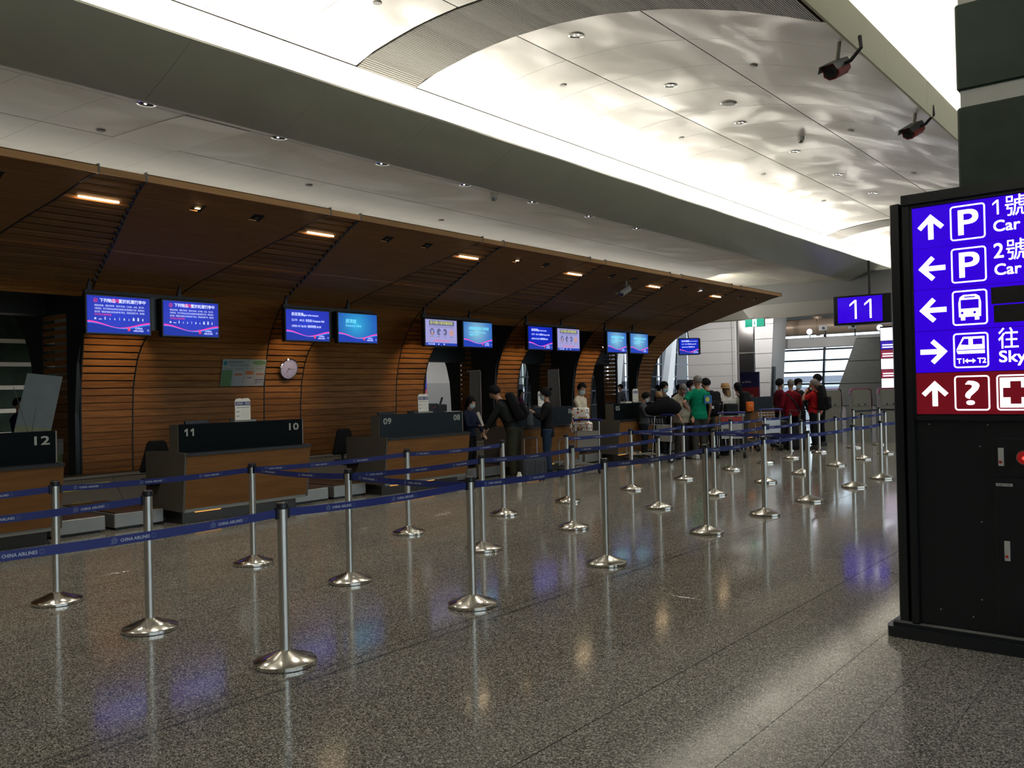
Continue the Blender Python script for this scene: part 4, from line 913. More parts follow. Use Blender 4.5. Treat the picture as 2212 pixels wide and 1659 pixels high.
def arrow(q, cx, cz, ang, s=.078):
    c, sn = math.cos(R(ang)), math.sin(R(ang)); w_ = .17 * s
    rot = lambda p: (cx + p[0] * c - p[1] * sn, cz + p[0] * sn + p[1] * c)
    poly(q, [rot(p) for p in ((-.2 * s, -s), (.2 * s, -s), (.2 * s, .7 * s), (-.2 * s, .7 * s))], fr, .001)
    poly(q, [rot(p) for p in ((0, s), (-.0, .48 * s), (-.72 * s, -.24 * s), (-.98 * s, .02 * s))], fr, .0014)
    poly(q, [rot(p) for p in ((0, s), (.98 * s, .02 * s), (.72 * s, -.24 * s), (0, .48 * s))], fr, .0014)
ax, bx0, bx1 = .262, .372, .565
angs = [0, 90, 90, -90, 0]
for i, (pn_, zc) in enumerate(rows):
    q = MB(); arrow(q, ax, zc, angs[i]); q.build('arrow', 'sign_white', pn_)
    q = MB(); rrect_ring(q, bx0, zc - .105, bx1, zc + .105, .02, .009, fr); q.build('pictogram_frame', 'sign_white', pn_)
    q = MB(); q2 = MB(); cx = (bx0 + bx1) / 2
    if i in (0, 1): T(q, 'P', cx, zc - .074, .148, fr, .001, width=.105, bold=.007, center=True, res=4)
    if i == 2:
        poly(q, [(cx - .06, zc - .055), (cx + .06, zc - .055), (cx + .062, zc + .03), (cx + .054, zc + .065), (cx + .034, zc + .078), (cx - .034, zc + .078), (cx - .054, zc + .065), (cx - .062, zc + .03)], fr, .001)
        quad(q, cx - .05, zc - .075, cx - .026, zc - .05, fr); quad(q, cx + .026, zc - .075, cx + .05, zc - .05, fr)
        quad(q2, cx - .049, zc - .005, cx + .049, zc + .048, fr, .002); quad(q2, cx - .03, zc + .060, cx + .03, zc + .067, fr, .002); disc(q2, cx - .042, zc - .03, .008, fr, .002, 10); disc(q2, cx + .026, zc - .03, .008, fr, .002, 10)
    if i == 3:
        poly(q, [(cx - .08, zc + .005), (cx - .042, zc + .082), (cx + .075, zc + .082), (cx + .075, zc + .005)], fr, .001); poly(q, [(cx - .08, zc), (cx - .072, zc - .02), (cx + .075, zc - .02), (cx + .075, zc)], fr, .001)
        poly(q2, [(cx - .055, zc + .036), (cx - .036, zc + .07), (cx - .012, zc + .07), (cx - .012, zc + .032)], fr, .002); quad(q2, cx + .012, zc + .034, cx + .063, zc + .068, fr, .002)
        T(q, 'T1', cx - .078, zc - .078, .03, fr, .001, bold=.002); T(q, 'T2', cx + .034, zc - .078, .03, fr, .001, bold=.002)
        quad(q, cx - .026, zc - .068, cx + .014, zc - .058, fr); poly(q, [(cx - .036, zc - .063), (cx - .018, zc - .048), (cx - .018, zc - .078)], fr, .0015); poly(q, [(cx + .026, zc - .063), (cx + .008, zc - .078), (cx + .008, zc - .048)], fr, .0015)
    if i == 4: T(q, '?', cx, zc - .07, .142, fr, .001, width=.075, bold=.004, center=True, res=4)
    q.build('pictogram', 'sign_white', pn_)
    if q2.v: q2.build('pictogram_cutout', 'sign_blue', pn_)
    q = MB()
    if i in (0, 1):
        (ones(q, .626, zc + .022, .086, .011, fr, .001, gap=0) if i == 0 else T(q, '2', .604, zc + .022, .086, fr, .001, width=.05, bold=.003, res=4)); T(q, '號', .670, zc + .014, .092, fr, .001, width=.108, bold=.001); T(q, 'Car', .606, zc - .078, .064, fr, .001, width=.137, bold=.003, res=4)
    if i == 3: T(q, '往', .616, zc + .012, .092, fr, .001, width=.104, bold=.001); T(q, 'Sky', .618, zc - .078, .066, fr, .001, width=.138, bold=.003, res=4)
    if i == 4:
        rrect_ring(q, .60, zc - .105, .80, zc + .105, .02, .009, fr); q3 = MB()
        quad(q, .617, zc - .088, .783, zc + .088, fr, .001)
        quad(q3, .672, zc - .066, .728, zc + .066, fr, .002); quad(q3, .634, zc - .028, .766, zc + .028, fr, .002); q3.build('cross', 'sign_red', pn_)
    if i == 2: MB().box((.585, -.019, zc + .01), (1.6, -.014, zc + .108)).build('blackout_strip', 'blackout', pn_); MB().box((.597, -.019, zc - .1), (1.6, -.014, zc + .002)).build('blackout_strip', 'blackout', pn_)
    if q.v: q.build('lettering', 'sign_white', pn_)
# lower fire cabinet doors
u = MB().box((.575, -.012, 1.05), (W_ - .1, 0, 1.245)).build('upper_door', 'sign_black', t)
MB().box((.56, -.007, 1.035), (W_ - .1, 0, 1.262)).build('door_frame', 'sign_frame', t)
MB().box((.60, -.024, 1.095), (.628, -.012, 1.20)).build('handle', 'label_white', u); MB().box((.603, -.026, 1.11), (.620, -.024, 1.125)).build('handle_button', 'red_dot', u)
q = MB(); q.tube([(.738, -.034, 1.148), (.738, -.012, 1.148)], .043, 20); q.build('alarm_rim', 'steel_dull', u, True)
q = MB(); q.tube([(.738, -.040, 1.148), (.738, -.034, 1.148)], .038, 20); q.build('alarm_lens', 'lens_red', u)
q = MB(); arrow(q, .742, 1.145, 90, .017); q.mapv(lambda p: (p.x, p.y - .027, p.z)).build('alarm_arrow', 'arrow_red', u)
l_ = MB().box((.585, -.012, .14), (W_ - .1, 0, 1.005)).build('lower_door', 'sign_black', t)
MB().box((.572, -.007, .125), (W_ - .1, 0, 1.018)).build('door_frame', 'sign_frame', t)
MB().box((.62, -.024, .54), (.648, -.012, .655)).build('handle', 'label_white', l_); MB().box((.625, -.026, .558), (.640, -.024, .573)).build('handle_button', 'red_dot', l_)
q = MB().box((.582, -.014, .975), (.67, -.012, .992)); q.build('label_strip', 'label_white', l_)
q = MB(); fr = (Vector((0, -.0145, 0)), X_, Z_); T(q, '字第034號', .588, .979, .009, fr, .001, width=.07, res=1); q.build('label_print', 'label_ink', l_)
q = MB(); fr = (Vector((0, -.012, 0)), X_, Z_)
for i, c in enumerate('消防栓箱'): T(q, c, .735, .76 - .107 * i, .082, fr, .0015, width=.085, bold=.003)
q.build('lettering', 'label_white', l_)
for x, z in ((.22, 1.335), (.545, 1.333), (.50, 1.205), (.50, .755), (.49, .29), (.26, .20), (.44, .18)):
    MB().tube([(x, -.006, z), (x, 0, z)], .0035, 8).build('rivet', 'label_white', t)

# gate number 11 box hung from the ceiling
t = thing('gate_number_sign', 'black hanging light box with a blue face reading 11', 'sign', (-7.96, 26.0, 3.73), R(2))
MB().rbox((-.75, 0, -.43), (.86, .45, .42), .015, 1).build('casing', 'sign_black', t)
fc = MB().box((-.62, -.014, -.37), (.62, 0, .37)).build('lit_face', 'sign_blue', t)
q = MB(); ones(q, -.14, -.27, .55, .055, (Vector((0, -.015, 0)), X_, Z_), .001, gap=.75); q.build('numeral', 'sign_white', fc)
MB().tube([(.22, .22, .42), (.22, .22, 1.42)], .035, 10).build('drop_rod', 'black', t)

# ================================================================== CEILING FIXTURES
def cdisc(name, label, cat, x, y, z, tilt, kind, grp):
    t = thing(name, label, cat, (x, y, z), 0, grp); t.rotation_euler = (0, tilt, 0)
    if kind == 'down':
        MB().lathe([(.085, .0), (.105, -.004), (.105, -.012), (.085, -.014), (.078, 0)], 24).build('ring', 'chrome', t, True)
        MB().lathe([(.084, -.002), (.02, .0)], 24, caps=True).build('reflector', 'black', t)
        for dx in (-.03, .035): MB().ell((dx, .0, -.006), (.010, .016, .005), 8, 5).build('bulb', 'lamp_cool' , t)
    elif kind == 'disc': MB().lathe([(.055, .0), (.055, -.012), (.045, -.02)], 20).build('cover', 'bulk_light', t)
    elif kind == 'speaker': MB().lathe([(.13, 0), (.13, -.012), (.12, -.016)], 28).build('ring', 'chrome', t, True); MB().lathe([(.115, -.014), (.115, -.019)], 28).build('grille', 'bulk_light', t)
    else: MB().lathe([(.07, .01), (.07, -.05), (.055, -.06)], 20).build('housing', 'white_paint', t, True); MB().lathe([(.05, -.06), (.045, -.09), (.02, -.11)], 20).build('dome', 'steel_dull', t, True)
vt = lambda x: math.atan2(-(vz(x + .1) - vz(x - .1)), .2)
o_ = ordn
for i in range(8): cdisc('ceiling_downlight', 'round chrome downlight in the vault, %s from the near end' % o_[i], 'lamp', -6.55, 9.66 + 2.6 * i, vz(-6.55), vt(-6.55), 'down', 'vault downlights')
for i in range(7): cdisc('ceiling_downlight', 'lit downlight in the lower ceiling along the beam, %s from the left' % o_[i], 'lamp', -8.86, 4.85 + 1.706 * i, lz(-8.86), 0, 'down', 'lower ceiling downlights')
for i in range(5): cdisc('sprinkler_cover', 'small round cover in the vault left of the downlights, %s from the near end' % o_[i], 'cover', -7.8, 7.24 + 3.87 * i, vz(-7.8), vt(-7.8), 'disc', 'vault covers')
for i in range(4): cdisc('sprinkler_cover', 'small round cover in the vault by the red cameras, %s from the near end' % o_[i], 'cover', -4.9, 11.6 + 4.15 * i, vz(-4.9), vt(-4.9), 'disc', 'vault covers')
for x, y, nm in ((-10.9, 3.9, 'near the upper left corner'), (-10.4, 5.1, 'by the pale access panel'), (-10.9, 8.6, 'above the second glowing tube'), (-11.4, 12.1, 'above the third glowing tube')): cdisc('sprinkler_cover', 'small round cover in the lower ceiling ' + nm, 'cover', x, y, lz(x), 0, 'disc', 'lower ceiling covers')
cdisc('ceiling_speaker', 'larger pale round speaker between the vault downlights', 'speaker', -6.2, 13.6, vz(-6.2), vt(-6.2), 'speaker', None)
cdisc('dome_camera', 'white dome camera on the vault', 'camera', -6.0, 16.3, vz(-6.0) - .02, 0, 'dome', None)
cdisc('dome_camera', 'small white dome on the lower ceiling beside the beam', 'camera', -9.0, 10.8, lz(-9.0) - .01, 0, 'dome', None)
def cctv(x, y, z, aim, m1, m2, label, cable, pitch=-25, s=1.0):
    t = thing('security_camera', label, 'camera', (x, y, z), 0); t.rotation_euler = (R(pitch), 0, aim); t.scale = (s, s, s)
    oc = [(math.cos(R(22.5 + 45 * i)), math.sin(R(22.5 + 45 * i))) for i in range(8)]
    MB().prism([(a * .085, b * .075) for a, b in oc], 'y', -.13, .14).build('body', m1, t)
    MB().prism([(-.10, .02), (-.07, .085), (.07, .085), (.10, .02), (.093, .02), (.066, .078), (-.066, .078), (-.093, .02)], 'y', -.12, .21).build('sun_shield', m2, t)
    MB().prism([(a * .070, b * .062) for a, b in oc], 'y', .14, .146).build('front', 'black', t); MB().tube([(0, .146, -.0), (0, .155, 0)], .022, 12).build('lens', 'monitor_black', t)
    return t
for (x, y, z, a, lb_, s) in ((-3.22, 9.93, 5.12, R(172), 'red and grey security camera nearer the top of the picture', 1.15), (-3.30, 13.46, 5.22, R(165), 'red and grey security camera beside the marble column', 1.15)):
    t = cctv(x, y, z, a, 'camera_red', 'camera_grey', lb_, True, s=s)
    inv = Matrix.Rotation(-a, 3, 'Z')
    m3 = Matrix.Rotation(R(25), 3, 'X') @ inv
    L3 = lambda p: tuple(m3 @ Vector(p) / s)
    MB().tube([L3((0, 0, .08)), L3((.02, .0, .2)), L3((.03, 0, .30))], .02, 8).build('mount', 'camera_white', t)
    MB().tube([L3((.05, -.03, .02)), L3((.17, -.05, .05)), L3((.28, -.05, .16)), L3((.26, -.02, .30))], .018, 8).build('cable', 'rubber', t, True)
t = cctv(-10.62, 17.44, 3.86, R(160), 'camera_white', 'camera_white', 'white security camera hung under the wooden canopy', False, -30)
MB().tube([(0, -.05, .06), (-.02, -.16, .2), (-.05, -.2, .32)], .02, 8).build('mount', 'camera_white', t); MB().tube([(.05, -.14, 0), (.16, -.16, .1), (.14, -.12, .30)], .01, 8).build('cable', 'camera_white', t, True)

# ================================================================== PEOPLE
DG = bpy.context.evaluated_depsgraph_get
def remesh(mb, vox, smooth=3):
    me = bpy.data.meshes.new('tmp'); me.from_pydata(mb.v, [], mb.f)
    bm = bmesh.new(); bm.from_mesh(me); bmesh.ops.recalc_face_normals(bm, faces=bm.faces); bm.to_mesh(me); bm.free()
    o = bpy.data.objects.new('tmp', me); COL.objects.link(o)
    r = o.modifiers.new('r', 'REMESH'); r.mode = 'VOXEL'; r.voxel_size = vox; r.use_smooth_shade = True
    if smooth: m = o.modifiers.new('s', 'SMOOTH'); m.iterations = smooth; m.factor = .5
    out = bpy.data.meshes.new_from_object(o.evaluated_get(DG()))
    bpy.data.objects.remove(o); bpy.data.meshes.remove(me); return out
V = Vector
ARM = {'down': ((.25, -.02, 1.13), (.27, .08, .88)), 'fwd': ((.25, .10, 1.14), (.14, .36, 1.14)), 'phone': ((.26, .12, 1.12), (.08, .30, 1.30)), 'hip': ((.40, -.10, 1.16), (.19, .02, 1.00)),
       'low': ((.22, .16, 1.10), (.12, .34, .84)), 'face': ((.24, .20, 1.26), (.07, .17, 1.50)), 'handle': ((.25, .05, 1.12), (.22, .34, 1.0)), 'reach': ((.22, .30, 1.02), (.16, .48, .80)), 'back': ((.27, -.10, 1.14), (.22, -.05, .92))}
def person(x, y, face, H, label, top='c_black', legs='c_black', sleeve='long', hair='short', haircol='hair_black', skin='skin', armL='down', armR='down', lean=0, nod=0, turn=0, mask=False, glasses=False,
           fat=1.0, shoe='shoe_dark', seated=False, longtop=0, vox=.0125, collar=None, stance=.0, z0=0):
    """face: direction the figure looks at, radians (0 = +x)"""
    t = thing('person', label, 'person', (x, y, z0), face - PI / 2); k = H / 1.75
    hip = V((0, 0, .93)); ln = Matrix.Rotation(R(-lean), 3, 'X'); BT = lambda p: hip + ln @ (V(p) - hip)
    dz = -.42 if seated else 0
    def TP(p): p = BT(p); return (p.x * k, p.y * k, (p.z + dz) * k)
    def LP(p): return (p[0] * k, p[1] * k, (p[2] + dz) * k)
    b = MB(); f = fat
    # torso
    def torso(mb, g, zlo=.86, zhi=1.46):
        prof = [(.84, .135, .10, 0), (.93, .165, .118, 0), (1.02, .150, .110, .005), (1.12, .142, .105, .01), (1.22, .160, .112, .008), (1.32, .178, .112, .0), (1.40, .165, .095, -.01), (1.45, .10, .075, -.012), (1.475, .062, .06, -.005)]
        P_ = [p for p in prof if zlo - .01 <= p[0] <= zhi + .01]
        belly = lambda z: (f - 1) * math.exp(-((z - 1.08) / .16) ** 2)
        mb.tube([TP((0, p[3] + belly(p[0]) * .10, p[0])) for p in P_], [((p[1] * (1 + belly(p[0]) * .8 + (f - 1) * .3) + g) * k, (p[2] * (1 + belly(p[0]) * 1.5) + g) * k) for p in P_], 18, upv=(1, 0, 0))
    torso(b, 0)
    hd = Matrix.Rotation(R(-nod - lean * .4), 3, 'X') @ Matrix.Rotation(R(turn), 3, 'Z'); nk = V((0, -.005, 1.46))
    nb = BT(nk)
    def HP(p): q = nb + hd @ (V(p) + V((0, .012, .06))); return (q.x * k, q.y * k, (q.z + dz) * k)
    b.tube([TP((0, -.01, 1.42)), HP((0, -.005, -.03)), HP((0, -.002, .03))], [.062 * k, .055 * k, .052 * k], 12)
    hx = V((1, 0, 0)); hxv = hd @ hx
    hp = [(.0, .028, .030, .042), (.02, .042, .048, .026), (.05, .055, .070, .014), (.085, .064, .085, .006), (.125, .070, .092, 0), (.165, .072, .096, -.006), (.20, .062, .084, -.01), (.225, .042, .058, -.012), (.238, .015, .022, -.012)]
    b.tube([HP((0, p[3], p[0])) for p in hp], [(p[1] * k, p[2] * k) for p in hp], 18, upv=hxv)
    b.tube([HP((0, .088, .125)), HP((0, .108, .090)), HP((0, .094, .080))], [.008 * k, .014 * k, .010 * k], 8)
    b.tube([HP((-.018, .086, .052)), HP((.018, .086, .052))], [.008 * k] * 2, 6)
    for s_ in (-1, 1): b.tube([HP((s_ * .066, -.005, .08)), HP((s_ * .078, -.012, .105)), HP((s_ * .074, -.012, .13))], [.008 * k, .013 * k, .008 * k], 6)
    # arms
    sl = MB(); tops = MB(); torso(tops, .014, .93 - longtop * .5 if longtop == 0 else .84, 1.45)
    tops.tube([TP((0, 0, .90 - longtop)), TP((0, 0, .97))], [((.165 * (1 + (f - 1) * .5) + .022) * k, (.118 * (1 + (f - 1) * .9) + .024) * k), ((.150 * (1 + (f - 1) * .8) + .020) * k, (.112 * (1 + (f - 1) * 1.4) + .022) * k)], 18, upv=(1, 0, 0))
    tops.tube([TP((-.17, -.01, 1.385)), TP((-.08, -.01, 1.44)), TP((.08, -.01, 1.44)), TP((.17, -.01, 1.385))], [.052 * k, .055 * k, .055 * k, .052 * k], 10)
    for s_, a in ((-1, armL), (1, armR)):
        e, h_ = ARM[a] if isinstance(a, str) else a
        sh = V(TP((s_ * .185 * (1 + (f - 1) * .2), -.01, 1.385)))
        e = V(LP((s_ * e[0] * (1 + (f - 1) * .25), e[1], e[2]))) if isinstance(e, tuple) else e; h_ = V(LP((s_ * h_[0], h_[1], h_[2])))
        if lean: e = e + (V(TP((0, 0, 1.25))) - V(LP((0, 0, 1.25)))) ; h_ = h_ + (V(TP((0, 0, 1.1))) - V(LP((0, 0, 1.1)))) * 1.0
        # keep limb lengths human
        ul, fl_ = .285 * k, .245 * k; e = sh + (e - sh).normalized() * ul; h_ = e + (h_ - e).normalized() * fl_
        b.tube([sh, sh.lerp(e, .5), e, e.lerp(h_, .35), h_], [.050 * k, .044 * k, .037 * k, .036 * k, .025 * k], 12)
        d = (h_ - e).normalized(); side = d.cross(V((0, 0, 1))); side = side.normalized() if side.length > .2 else V((0, 1, 0)); nrm = side.cross(d).normalized()
        p0 = h_ + d * .02 * k; p1 = h_ + d * .085 * k
        b.tube([h_, p0, p1], [(.026 * k, .018 * k), (.038 * k, .016 * k), (.040 * k, .014 * k)], 10, upv=side)
        for fi in range(4):
            q0 = p1 + side * (.027 - .018 * fi) * k; l = (.066, .074, .070, .056)[fi] * k; q1 = q0 + d * l * .5 + nrm * .006 * k; q2 = q1 + (d * .8 - nrm * .55).normalized() * l * .5
            b.tube([q0 - d * .01, q1, q2], [.0088 * k, .0082 * k, .007 * k], 6)
        q0 = h_ + d * .03 * k + side * .030 * k; b.tube([q0, q0 + (d * .7 + side * .7) * .032 * k, q0 + (d * .9 + side * .45) * .058 * k], [.012 * k, .0105 * k, .008 * k], 6)
        if sleeve == 'long': tops.tube([sh + V((0, 0, .01)) * k, sh.lerp(e, .5), e, e.lerp(h_, .45), h_ - d * .012], [.066 * k, .058 * k, .052 * k, .048 * k, .038 * k], 12)
        else: tops.tube([sh + V((0, 0, .01)) * k, sh.lerp(e, .35), sh.lerp(e, .72)], [.066 * k, .064 * k, .064 * k], 12)
    # legs
    tr = MB()
    for s_ in (-1, 1):
        ho = V(LP((s_ * .088, 0, .90)))
        st_ = s_ * stance
        if seated: kn = V(((s_ * .11) * k, .42 * k, .50 * k)); an = V((s_ * .11 * k, .38 * k, .09 * k)); 
        else: kn = V((s_ * .10 * k, (.02 + st_ * .5) * k, .50 * k)); an = V((s_ * .11 * k, (-.02 + st_) * k, .085 * k))
        b.tube([ho, ho.lerp(kn, .4), kn, kn.lerp(an, .35), an], [.088 * k, .078 * k, .056 * k, .056 * k, .036 * k], 12)
        b.tube([an + V((0, -.035, -.035)) * k, an + V((0, .05, -.045)) * k, an + V((0, .15, -.058)) * k], [(.034 * k, .04 * k), (.040 * k, .034 * k), (.036 * k, .020 * k)], 10, upv=(1, 0, 0))
        tr.tube([ho + V((0, 0, .05)) * k, ho.lerp(kn, .4), kn, kn.lerp(an, .4), an + V((0, 0, .015)) * k], [.108 * k, .097 * k, .078 * k, .074 * k, .066 * k], 14)
    tr.tube([TP((0, 0, .82)), TP((0, 0, .95))], [(.15 * k * (1 + (f - 1) * .4), .118 * k * f), (.168 * k * (1 + (f - 1) * .4), .125 * k * f)], 16, upv=(1, 0, 0))
    me = remesh(b, vox * k, 2); me.materials.append(M(skin)); obj('body', me, t)
    me = remesh(tr, .02 * k, 4); me.materials.append(M(legs)); obj('trousers', me, t)
    me = remesh(tops, .018 * k, 3); me.materials.append(M(top)); obj('jacket' if sleeve == 'long' else 'shirt', me, t)
    for s_ in (-1, 1):
        st_ = s_ * stance; an = V((s_ * .11 * k, ((.38 if seated else -.02 + st_)) * k, 0))
        q = MB(); q.rbox((an.x - .048 * k, an.y - .085 * k, .004), (an.x + .048 * k, an.y + .205 * k, .052 * k), .018, 2); q.rbox((an.x - .045 * k, an.y - .083 * k, .03 * k), (an.x + .045 * k, an.y + .09 * k, .10 * k), .024, 2); q.build('shoe', shoe, t, True)
    # hair
    if hair != 'bald':
        hm = MB(); n, m = 20, 12; vs = []; rr = random.Random(int(x * 31 + y * 17)); hh = .012 if hair == 'crop' else .02
        cc = V((0, -.010, .135)); rx_, ry_, rz_ = .073 + hh, .098 + hh, .104 + hh
        low = {'crop': .10, 'short': .075, 'bun': .06, 'pony': .06, 'bob': .0, 'long': -.06}[hair]
        for i in range(m + 1):
            for j in range(n):
                th = PI * i / m; a = 2 * PI * j / n; p = V((rx_ * math.sin(th) * math.cos(a), ry_ * math.sin(th) * math.sin(a), rz_ * math.cos(th)))
                j_ = 1 + rr.uniform(-.025, .04) if 0 < i < m else 1; p = cc + p * j_
                front = p.y > .025 and abs(p.x) < .075
                lim = .185 + .02 * math.sin(a * 3) if front else (.12 if p.y > .0 else low)
                if p.z < lim: p.z = lim + (p.z - lim) * .12; p.x *= .90; p.y *= .90 if not front else .86
                vs.append(HP(p))
        fs = [(i * n + j, i * n + (j + 1) % n, (i + 1) * n + (j + 1) % n, (i + 1) * n + j) for i in range(m) for j in range(n)]
        hm.add(vs, fs)
        if hair == 'bun': hm.ell(HP((0, -.135, .205)), (.030 * k, .030 * k, .030 * k), 10, 8); hm.tube([HP((0, -.10, .18)), HP((0, -.13, .20))], .018 * k, 8)
        if hair == 'pony': hm.tube([HP((0, -.10, .15)), HP((0, -.15, .10)), HP((0, -.14, .0)), HP((0, -.12, -.06))], [.025 * k, .034 * k, .028 * k, .008 * k], 8)
        if hair in ('long', 'bob'): hm.tube([HP((0, -.07, .12)), HP((0, -.085, .02)), HP((0, -.09, -.05 if hair == 'bob' else -.12))], [(.075 * k, .045 * k), (.078 * k, .04 * k), (.06 * k, .02 * k)], 12, upv=hxv)
        hm.build('hair', haircol, t, True)
    if mask:
        q = MB(); vs = []; n = 10
        for i, (z_, ext) in enumerate(((.098, .9), (.07, 1.0), (.04, 1.0), (.012, .85), (.0, .6))):
            for j in range(n + 1):
                a = R(90 - 80 * ext + 160 * ext * j / n); rx_ = .070; ry_ = .104 if 0 < i < 3 else (.096 if i == 0 else .080); vs.append(HP((rx_ * math.cos(a), .006 + ry_ * math.sin(a), z_)))
        q.add(vs, [(i * (n + 1) + j, i * (n + 1) + j + 1, (i + 1) * (n + 1) + j + 1, (i + 1) * (n + 1) + j) for i in range(4) for j in range(n)]); q.build('face_mask', 'mask_blue', t, True)
    for s_ in (-1, 1):
        q = MB(); c = HP((s_ * .030, .084, .118)); q.ell(c, (.0105 * k, .0105 * k, .008 * k), 8, 6); e_ = q.build('eye', 'paper', t); q = MB(); c = HP((s_ * .030, .0935, .118)); q.ell(c, (.005 * k,) * 3, 6, 4); q.build('pupil', 'black', e_)
    if glasses:
        q = MB()
        for s_ in (-1, 1):
            pts_ = [HP((s_ * .032 + .024 * math.cos(a), .102, .118 + .018 * math.sin(a))) for a in [2 * PI * i / 12 for i in range(13)]]; q.tube(pts_, .002 * k, 5, False); q.tube([HP((s_ * .056, .10, .12)), HP((s_ * .078, 0, .12))], .002 * k, 5)
        q.build('glasses', 'black', t)
    if collar: q = MB(); q.tube([TP((0, -.02, 1.43)), TP((0, -.01, 1.475))], [(.085 * k, .075 * k), (.068 * k, .066 * k)], 14, upv=(1, 0, 0)); q.build('collar', collar, t, True)
    return t, TP, k, HP
def backpack(TP, k, t, label, m='c_black', name='backpack', s=1.0, trim=None, group=None):
    """worn backpack: its own thing, resting against the wearer's back"""
    o = thing(name, label, 'bag', t.location[:], t.rotation_euler.z)
    q = MB().rbox((-.16 * s, -.20, -.02), (.16 * s, 0, .46 * s), .055, 3)
    B0 = lambda p: V(TP((p[0], p[1] - .125, p[2] + 1.0)))
    q.mapv(lambda p: B0((p.x * (1 - .25 * max(0, (p.z - .3) / .2)), p.y * (1 - .3 * max(0, (p.z - .3) / .2)), p.z))).build('main_bag', m, o, True)
    q = MB().rbox((-.12 * s, -.26, .02), (.12 * s, -.17, .24 * s), .035, 2); q.mapv(lambda p: B0(p)).build('front_pocket', m if not trim else trim, o, True)
    for s_ in (-1, 1): q = MB(); q.tube([V(TP((s_ * .10, -.13, 1.40))), V(TP((s_ * .11, -.03, 1.475))), V(TP((s_ * .115, .10, 1.38))), V(TP((s_ * .13, .125, 1.2))), V(TP((s_ * .165, .0, 1.05))), V(TP((s_ * .14, -.13, 1.03)))], [(.03 * k, .008 * k)] * 6, 8); q.build('strap', m, o, True)
    q = MB().box((-.03, -.268, .17), (.03, -.262, .18)); q.mapv(lambda p: B0(p)).build('logo_patch', 'paper', o)
    return o
LEFT = math.atan2(-rt.y, -rt.x); RIGHT = math.atan2(rt.y, rt.x); AWAY = math.atan2(fw.y, fw.x); TOWARD = AWAY + PI
# at counters 08 / 07 / 06
a = person(-9.78, 12.12, LEFT + R(-8), 1.76, 'person in dark jacket with black backpack bending over counter 08', 'c_dark', 'c_olive', lean=24, nod=22, armL='reach', armR='reach', vox=.012)
backpack(a[1], a[2], a[0], 'black backpack on the bending person', s=1.15)
person(-10.72, 12.02, RIGHT + R(-25), 1.50, 'masked person with dark hair and maroon collar behind the bending backpacker', 'c_navy', 'c_black', mask=True, hair='bob', nod=12, armL='low', armR='fwd', collar='c_maroon')
tag(MB().prism([(0, 0), (.05, .02), (.13, -.22), (.10, -.25)], 'y', 0, .012).build('paper_strip', 'paper'), 'long white paper strip held beside counter 08', 'paper'); COL.objects[-1].location = (-10.35, 11.8, 1.22); COL.objects[-1].rotation_euler = (0, 0, R(40))
person(-11.4, 14.52, RIGHT + R(-60), 1.66, 'seated clerk with black hair, glasses and mask behind counter 07', 'c_navy', 'c_black', mask=True, glasses=True, seated=True, armL='fwd', armR='fwd', nod=14, turn=-10)
a = person(-9.66, 13.0, LEFT + R(-5), 1.63, 'person in black jacket and jeans with a hair bun standing at counter 07', 'c_black', 'c_jeans', mask=True, hair='bun', armL='phone', armR='phone', nod=8, longtop=.12, vox=.012)
t = thing('tote_bag', 'grey-beige cloth bag hanging in front of the woman in black', 'bag', (-9.86, 12.72, .93), LEFT)
MB().rbox((-.06, -.14, 0), (.06, .14, .30), .04, 3).mapv(lambda p: (p.x * (1 + (.3 - p.z) * .8), p.y, p.z)).build('pouch', 'c_slate', t, True); MB().tube([(0, -.1, .28), (0, -.06, .46), (0, .06, .46), (0, .1, .28)], .008, 6).build('handle', 'c_slate', t)
person(-10.78, 15.72, RIGHT + R(-35), 1.73, 'young masked clerk in cream shirt with dark collar behind the patterned bag', 'c_cream', 'c_black', mask=True, armL='hip', armR='low', nod=16, turn=-20, collar='c_dark')
# seen through the openings
person(-17.4, 22.0, RIGHT, 1.62, 'person with black hair and pink collar far behind the second opening', 'c_pink', 'c_black', hair='bob', vox=.018)
person(-17.6, 28.4, LEFT + R(30), 1.74, 'person in dark vest seen through the opening beside counter 05', 'c_slate', 'c_black', armL='down', vox=.018)
person(-14.6, 25.9, LEFT, 1.66, 'masked person with black hair at the far left of the queueing group', 'c_black', 'c_black', mask=True, hair='bob', vox=.018)
person(-14.2, 26.6, AWAY, 1.66, 'dark-haired person seen from behind, far back by the side glazing', 'c_dark', 'c_black', vox=.018)
# group at counters 05 / 04
person(-9.92, 16.95, RIGHT + R(-15), 1.50, 'masked child in grey sweatshirt at the edge of counter 05', 'c_slate', 'c_dark', mask=True, nod=22, armL='low', armR='fwd')
person(-10.0, 18.0, RIGHT + R(-40), 1.72, 'masked person with black hair and maroon collar behind the child', 'c_grey', 'c_black', mask=True, nod=8, collar='c_maroon', armL='low')
person(-9.66, 17.2, AWAY + R(20), 1.50, 'person with blonde ponytail in black behind the duffel trolley', 'c_black', 'c_dark', hair='pony', haircol='hair_blonde', nod=5)
person(-9.28, 17.5, TOWARD + R(15), 1.70, 'heavy grey-haired man in cream T-shirt looking down', 'c_tee', 'c_grey', sleeve='short', hair='crop', haircol='hair_grey', skin='skin_tan', nod=38, fat=1.42, armL='low', armR='low', longtop=.08, vox=.0125)
person(-9.75, 18.9, TOWARD + R(60), 1.74, 'masked dark-haired person half hidden behind the man in cream', 'c_maroon', 'c_black', mask=True, vox=.014)
